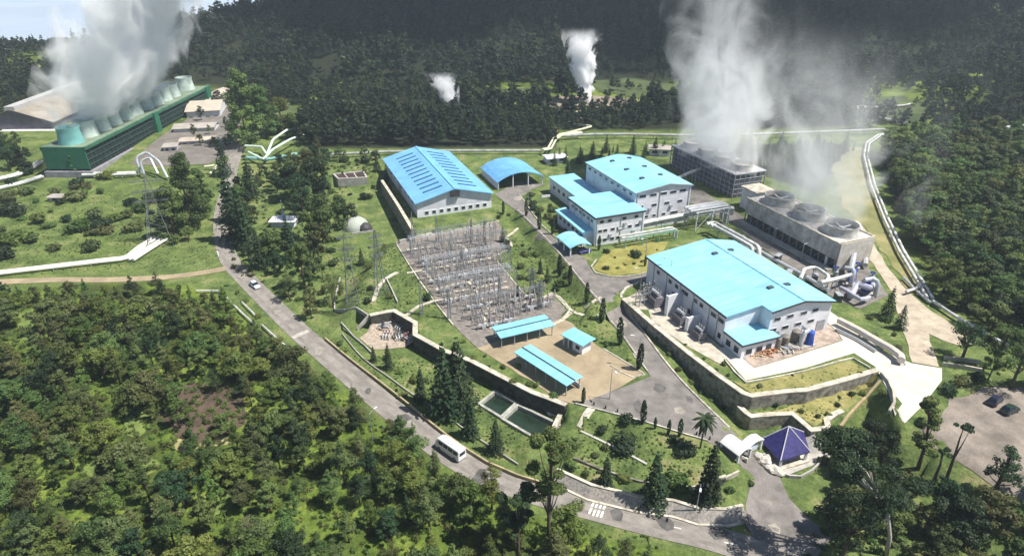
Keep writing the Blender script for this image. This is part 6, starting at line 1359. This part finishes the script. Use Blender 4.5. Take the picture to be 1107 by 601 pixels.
planting([(738,158),(895,153),(925,162),(900,180),(870,196),(835,188),(770,166)], 3.6, 60, 'on the dark strip behind both cooling towers', 'ddm', (3.5, 7.5), (.9, 1.3), 'fir_tree', 'conifer', FP)
planting([(185,170),(260,168),(262,120),(250,104),(232,108),(225,125),(200,140)], 5.5, 26, 'among the service buildings of the old plant', 'mddo', (4, 8), (.9, 1.2), 'broadleaf_tree', 'tree', BP)
planting([(1085,470),(1107,462),(1135,470),(1140,560),(1085,548),(1060,535),(1075,528),(1100,536)], 3.2, 30, 'along the far edge of the parking lot', 'mddo', (5, 9), (1.0, 1.3), 'broadleaf_tree', 'tree', BP)
planting([(1062,408),(1107,405),(1140,415),(1140,436),(1107,428),(1075,414)], 3.4, 18, 'shading the back of the parking lot', 'ddm', (5, 8.5), (1.0, 1.3), 'broadleaf_tree', 'tree', BP)
CUP = [[tuple(P(x, y)[:2]) for x, y in g] for g in ([(628,450),(690,462),(765,482),(795,520),(740,536),(600,505)], [(395,385),(440,385),(500,400),(520,425),(590,485),(545,490),(420,405)], [(545,250),(600,275),(640,318),(690,396),(655,372),(610,345),(600,316),(570,318),(538,280)], [(806,418),(930,395),(945,404),(890,460),(815,444)], [(340,262),(425,266),(488,350),(440,345),(365,335)], [(345,352),(390,388),(500,470),(560,512),(345,364)], [(0,210),(235,205),(238,285),(0,300)])]
gp = [p for g in CUP for p in poisson(g, .75, 1500, None, 3)]
scatter_later = gp
# far forest and undergrowth: masses nobody could count, scattered over points
def scatter(name, pts, scales, protos, mat_pairs):
    coll = bpy.data.collections.new(name + '_kinds')
    for i, (lv, tr) in enumerate(protos):
        V1, F1 = lv; me = np_mesh(name + '_kind', V1, F1, mat_pairs[i % len(mat_pairs)]); o = bpy.data.objects.new('%s_kind' % name, me); coll.objects.link(o)
    me = bpy.data.meshes.new(name); me.vertices.add(len(pts)); me.vertices.foreach_set('co', np.asarray(pts, np.float32).ravel())
    a = me.attributes.new('size', 'FLOAT', 'POINT'); a.data.foreach_set('value', np.asarray(scales, np.float32))
    ob = struct(name, me, 'stuff'); ng = bpy.data.node_groups.new(name, 'GeometryNodeTree')
    ng.interface.new_socket('Geometry', in_out='INPUT', socket_type='NodeSocketGeometry'); ng.interface.new_socket('Geometry', in_out='OUTPUT', socket_type='NodeSocketGeometry')
    n, L = ng.nodes, ng.links; gi = n.new('NodeGroupInput'); go = n.new('NodeGroupOutput'); ci = n.new('GeometryNodeCollectionInfo'); ci.inputs[0].default_value = coll; ci.inputs[1].default_value = True; ci.inputs[2].default_value = True
    ip = n.new('GeometryNodeInstanceOnPoints'); ip.inputs['Pick Instance'].default_value = True
    rv = n.new('FunctionNodeRandomValue'); rv.data_type = 'FLOAT_VECTOR'; rv.inputs[0].default_value = (-.06, -.06, 0); rv.inputs[1].default_value = (.06, .06, 6.283)
    na = n.new('GeometryNodeInputNamedAttribute'); na.data_type = 'FLOAT'; na.inputs[0].default_value = 'size'
    L.new(gi.outputs[0], ip.inputs['Points']); L.new(ci.outputs[0], ip.inputs['Instance']); L.new(rv.outputs[0], ip.inputs['Rotation']); L.new(na.outputs[0], ip.inputs['Scale']); L.new(ip.outputs[0], go.inputs[0])
    m = ob.modifiers.new('scatter', 'NODES'); m.node_group = ng; return ob
LF_FARL = leafmat('leaf_far_pale', (.030, .048, .018), (.065, .085, .034), .04, .5, .22)
far_protos = [(broadleaf(700 + i, 10, 3.6, 330, .62, 10)[0], None) for i in range(5)] + [(pine(720 + i, 14, 3.2, 330, .62)[0], None) for i in range(3)]
NOF = [[(500,112),(498,103),(530,96),(600,95),(604,112),(560,114)], [(583,117),(598,102),(690,102),(690,120),(600,121)], [(638,110),(640,86),(735,86),(732,108)], [(922,136),(928,110),(970,104),(1022,128),(985,138)], [(284,146),(286,116),(318,108),(330,128),(312,146)]]
NOFW = [[tuple(P(x, y)[:2]) for x, y in g] for g in NOF]
pts, scs = [], []
N_ = 140000
cx_, cy2 = NR.uniform(-620, 640, N_), NR.uniform(280, 815, N_)
keep = np.abs(cx_) < cy2 * 1.0 + 60
cpx, cpy = cx_[keep], cy2[keep]; cz = hz(cpx, cpy)
ff = cpy * CT - (cz - CAM_H) * ST; uu = cpy * ST + (cz - CAM_H) * CT; ppx = PX_C + F_PX * cpx / ff; ppy = PY_C - F_PX * uu / ff
ok = (ppy > -150) & (ppx > -160) & (ppx < 1330)
okz = ((ppx > 325) & (ppx < 735) & (ppy < 158) & (cpy > 285)) | (cpy > 400) & (ppx > 310) | ((ppx > 1000) & (ppy < 138)) | ((ppx > 735) & (ppy < 140)) | ((ppx < 325) & (cpy > 410)) | ((cpx < -270) & (cpy > 300))
okz |= (ppx > 250) & (ppx < 332) & (ppy < 114) & (cpy > 300); okz &= ~((cpx < -300) & (cpy > 560)); okz &= ~((ppx > 20) & (ppx < 255) & (ppy > 88) & (cpx > -268)); okz &= ~((ppx > 600) & (ppx < 735) & (ppy > 140)); okz &= ~((ppx > 730) & (ppx < 925) & (ppy > 136))
ok &= okz
for g in NOFW: ok &= ~((sdist(g, cpx, cpy)[0] < 1) & (NR.uniform(size=cpx.shape) > .045))
g_cells = {}
for x, y, z, q in zip(cpx[ok], cpy[ok], cz[ok], ppy[ok]):
    d = 4.2 if y < 460 else 4.6
    if y < 420 and NR.uniform() < .15: continue
    i, j = int(x // d), int(y // d)
    if (i, j) in g_cells: continue
    g_cells[(i, j)] = 1
    if sin(x * .045 + 1) * sin(y * .05 + x * .02) > .78: continue
    pts.append((x, y, z - .3)); scs.append(NR.uniform(.5, 1.1) * (1.35 if NR.uniform() < .07 else 1) * (.85 if y < 430 else 1.0) * (.8 + .4 * (sin(x * .03 + y * .011) * sin(y * .027 - x * .008) > 0)))
scatter('mountain_forest', pts, scs, far_protos, [LF_FAR, LF_FAR, LF_FARL])
ox, oy = NR.uniform(-330, 430, 40000), NR.uniform(10, 420, 40000); oz = hz(ox, oy); of_ = oy * CT - (oz - CAM_H) * ST; ou = oy * ST + (oz - CAM_H) * CT; opx = PX_C + F_PX * ox / np.maximum(of_, 1); opy = PY_C - F_PX * ou / np.maximum(of_, 1)
okk = ((opx > 1165) & (opy < 425)) | (((opx < -40) | (opy > 665)) & ((opx < 640) | (opy > 700)) & (opy > 330)) | ((opx > 1200) & (opy > 545)); g_cells = {}; op, osz = [], []
for x, y, z in zip(ox[okk], oy[okk], oz[okk]):
    i, j = int(x // 4.8), int(y // 4.8)
    if (i, j) in g_cells or road_d(x, y) < 6 or paved(x, y): continue
    g_cells[(i, j)] = 1; op.append((x, y, z - .2)); osz.append(NR.uniform(.55, 1.0))
scatter('outer_forest', op, osz, far_protos, [LF_MID, LF_OLV, LF_DRK])
und = [(shrub(800 + i, 1.1, 130, .24)[0], None) for i in range(4)]
up_ = poisson(woodw, 1.35, 2600, lambda x, y: .8 if any(inside(g, x, y) for g in GLW[:2]) else 1, 6)
scatter('undergrowth', [(x, y, float(hz(x, y)) - .15) for x, y in up_], [NR.uniform(.35, 1.0) for _ in up_], und, [LF_YEL, LF_YEL, LF_MID, LF_OLV])
up_ = poisson(rw, 2.2, 900, None, 6) + poisson(lr, 1.6, 260, None, 6) + poisson(gd, 2.2, 260, None, 6)
scatter('undergrowth', [(x, y, float(hz(x, y)) - .15) for x, y in up_], [NR.uniform(.4, 1.1) for _ in up_], und, [LF_MID, LF_OLV])
verge = [tuple(P(x, y)[:2]) for x, y in [(228,318),(265,345),(302,373),(340,404),(385,438),(430,472),(470,504),(512,530),(560,549),(640,568),(720,584),(700,600),(612,584),(555,560),(508,541),(468,515),(428,482),(383,446),(338,412),(300,382),(262,356)]]
up_ = poisson(verge, .8, 1500, None, 8)
scatter('verge_grass', [(x, y, float(hz(x, y)) - .1) for x, y in up_], [NR.uniform(.15, .5) for _ in up_], und, [LF_YEL, LF_MID])

tuft = [(shrub(830 + i, .45, 26, .17)[0], None) for i in range(3)]
scatter('lawn_grass', [(x, y, float(hz(x, y)) - .12) for x, y in scatter_later], [NR.uniform(.3, .9) for _ in scatter_later], tuft, [LF_YEL, LF_MID, LF_OLV])

# ------------------------------------------------------------------ steam
def steam(label, base, z1, r0, k, lean, D, nscale, amp, ell=1.0, rz=0, seed=0, fade=.55, edge=.35, name='steam_plume', zk=1.0, ek=0.0, low=0.0, lowz=12.0, dist=.5):
    """a plume of real vapour: radius r0 + k*z, leaning by lean = (x, y) per metre; ell stretches it along its local y"""
    n, m = 20, 9; vs, fs = [], []
    for i in range(m):
        z = z1 * i / (m - 1) * 1.02 - (.8 if i == 0 else 0); r = (r0 + k * z) * 1.25 + 1; el = ell + ek * z
        for j in range(n): a = 2 * pi * j / n; vs.append((lean[0] * z + r * cos(a), lean[1] * z + (r * el) * sin(a), z))
    for i in range(m - 1):
        for j in range(n): a, b = i * n + j, i * n + (j + 1) % n; fs.append((a, b, b + n, a + n))
    fs += [tuple(range(n))[::-1], tuple(range((m - 1) * n, m * n))]
    mt = bpy.data.materials.new(name); mt.use_nodes = True; N = mt.node_tree.nodes; L = mt.node_tree.links
    for q in list(N):
        if q.type != 'OUTPUT_MATERIAL': N.remove(q)
    out = [q for q in N if q.type == 'OUTPUT_MATERIAL'][0]
    def mth(op, a, b=None, c=None):
        q = N.new('ShaderNodeMath'); q.operation = op
        for i_, v in enumerate((a, b, c)):
            if v is None: continue
            if isinstance(v, (int, float)): q.inputs[i_].default_value = v
            else: L.new(v, q.inputs[i_])
        return q.outputs[0]
    tc = N.new('ShaderNodeTexCoord'); sp = N.new('ShaderNodeSeparateXYZ'); L.new(tc.outputs['Object'], sp.inputs[0]); x, y, z = sp.outputs
    R_ = mth('ADD', mth('MULTIPLY', z, k), r0); dx = mth('DIVIDE', mth('SUBTRACT', x, mth('MULTIPLY', z, lean[0])), R_); dy = mth('DIVIDE', mth('SUBTRACT', y, mth('MULTIPLY', z, lean[1])), mth('MULTIPLY', R_, mth('ADD', mth('MULTIPLY', z, ek), ell)))
    rr = mth('SQRT', mth('ADD', mth('MULTIPLY', dx, dx), mth('MULTIPLY', dy, dy)))
    mp = N.new('ShaderNodeMapping'); mp.inputs['Location'].default_value = (seed * 3.1, seed * 7.7, seed); mp.inputs['Scale'].default_value = (1, 1, .75 * zk); L.new(tc.outputs['Object'], mp.inputs[0])
    no = N.new('ShaderNodeTexNoise'); no.inputs['Scale'].default_value = nscale; no.inputs['Detail'].default_value = 5; no.inputs['Roughness'].default_value = .6; no.inputs['Distortion'].default_value = dist; L.new(mp.outputs[0], no.inputs['Vector'])
    v = mth('ADD', mth('SUBTRACT', 1.0, rr), mth('MULTIPLY', mth('SUBTRACT', no.outputs[0], .5), amp))
    mr = N.new('ShaderNodeMapRange'); mr.interpolation_type = 'SMOOTHSTEP'; mr.inputs[1].default_value = .05; mr.inputs[2].default_value = .05 + edge; L.new(v, mr.inputs[0])
    fz = N.new('ShaderNodeMapRange'); fz.interpolation_type = 'SMOOTHSTEP'; fz.inputs[1].default_value = z1 * fade; fz.inputs[2].default_value = z1; fz.inputs[3].default_value = 1; fz.inputs[4].default_value = 0; L.new(z, fz.inputs[0])
    de = mth('MULTIPLY', mth('MULTIPLY', mr.outputs[0], fz.outputs[0]), D)
    if low: de = mth('MULTIPLY', de, mth('ADD', 1.0, mth('MULTIPLY', mth('POWER', 2.718, mth('DIVIDE', z, -lowz)), low)))
    pv = N.new('ShaderNodeVolumePrincipled'); pv.inputs['Color'].default_value = (.995, .996, .998, 1); pv.inputs['Anisotropy'].default_value = 0.0; L.new(de, pv.inputs['Density']); L.new(pv.outputs[0], out.inputs['Volume'])
    me = bpy.data.meshes.new(name); me.from_pydata(vs, [], fs); me.materials.append(mt); o = bpy.data.objects.new(name, me); COL.objects.link(o); o.location = base; o.rotation_euler = (0, 0, rz)
    o['label'] = label; o['category'] = 'steam'; o['kind'] = 'stuff'; return o
steam('thick billowing white steam over the long green cooling tower', (-182, 308, gz + 17.6), 84, 10, .12, (.46, .10), .17, .05, 3.0, 4.9, 0, 1, .85, .5, ek=-.036, dist=1.0)
q = UV(188, 162.5); steam('denser grey white steam billowing off the near half of the lattice cooling tower', (q.x, q.y, 15.4), 64, 10, .10, (-.06, .10), .045, .065, 5.5, 1.5, AX, 2, .2, .7, low=1.5, lowz=14, dist=1.2)
q = UV(207, 162.5); steam('ragged thinner steam rising from the far half of the lattice cooling tower', (q.x, q.y, 15.4), 86, 9.5, .06, (-.02, .02), .036, .055, 5.8, 1.7, AX, 12, .3, .8, low=1.2, lowz=12, dist=1.2)
q = UV(139, 154); steam('thin veil of steam over the three fan stacks', (q.x, q.y, 16.4), 54, 9, .22, (.16, .32), .045, .06, 5.0, 2.5, AX, 3, .1, .9, low=1.0, lowz=9, dist=1.0)
c = P(634, 111); steam('small dense white steam jet in front of the dark mountain forest', (c.x, c.y, c.z + .5), 40, 3.0, .16, (-.12, 0), .8, .14, 4.2, 1, 0, 4, .45, .3, dist=.8)
c = P(490, 121); steam('wispy little white steam puff above the far dark trees', (c.x, c.y, c.z + 2), 19, 3.2, .2, (-.35, 0), .35, .18, 4.2, 1, 0, 9, .55, .25, dist=1.5)

# ------------------------------------------------------------------ air and clouds
def vol_box(name, x0, x1, y0, y1, z0, z1, dens, col):
    mt = bpy.data.materials.new(name); mt.use_nodes = True; N = mt.node_tree.nodes; L = mt.node_tree.links
    for q in list(N):
        if q.type != 'OUTPUT_MATERIAL': N.remove(q)
    pv = N.new('ShaderNodeVolumePrincipled'); pv.inputs['Color'].default_value = (*col, 1); pv.inputs['Density'].default_value = dens; pv.inputs['Anisotropy'].default_value = .1
    L.new(pv.outputs[0], [q for q in N if q.type == 'OUTPUT_MATERIAL'][0].inputs['Volume'])
    o = MB().box(x0, x1, y0, y1, z0, z1).build(name, mt); o['kind'] = 'stuff'; return o
vol_box('haze', -1085, 1085, -125, 836, float(HH.min()) - 1.0, max(135.0, float(HH.max()) + 16), .00017, (.76, .87, 1.0))
CLOUD = M('cloud_white', (.62, .66, .70), 1.0, .06, .01)
bx = np.linspace(-2600, 2600, 130); by = 842 + 4400 * np.linspace(0, 1, 110) ** 1.6; BX, BY = np.meshgrid(bx, by)
BZ = -46 + 4 * np.sin(BX * .011 + BY * .004) * np.sin(BY * .013) + 3 * np.sin(BX * .031 + 2) * np.sin(BY * .027 + BX * .01) + sst((BY - 842) / 3500) * 100
a = (np.arange(109)[:, None] * 130 + np.arange(129)[None]).ravel()
struct('clouds', np_mesh('clouds', np.stack([BX.ravel(), BY.ravel(), BZ.ravel()], 1), np.stack([a, a + 1, a + 131, a + 130], 1), M('mist_cloud', (.30, .36, .44), 1.0, .08, .004), True), 'stuff')

# fair weather clouds high over the mountain: their shadow lies on the forest
bm = bmesh.new(); CR = random.Random(5)
for k in range(46):
    x, y = CR.uniform(120, 980), CR.uniform(480, 1080); s = CR.uniform(70, 130)
    if k < 22: x, y = 60 + 44 * k, 452 + 70 + CR.uniform(-14, 22) + 14 * sin(k * 1.3); s = CR.uniform(70, 95)
    bmesh.ops.create_icosphere(bm, subdivisions=2, radius=s, matrix=Matrix.Translation((x, y, 540 + CR.uniform(-15, 40))) @ Matrix.Diagonal((1.2, .95, .32, 1)))
for v in bm.verts: v.co += Vector((sin(v.co.y * .05), cos(v.co.x * .06), sin(v.co.x * .08 + v.co.y * .05))) * 7
me = bpy.data.meshes.new('clouds'); bm.to_mesh(me); bm.free(); me.materials.append(CLOUD); struct('clouds', me, 'stuff')
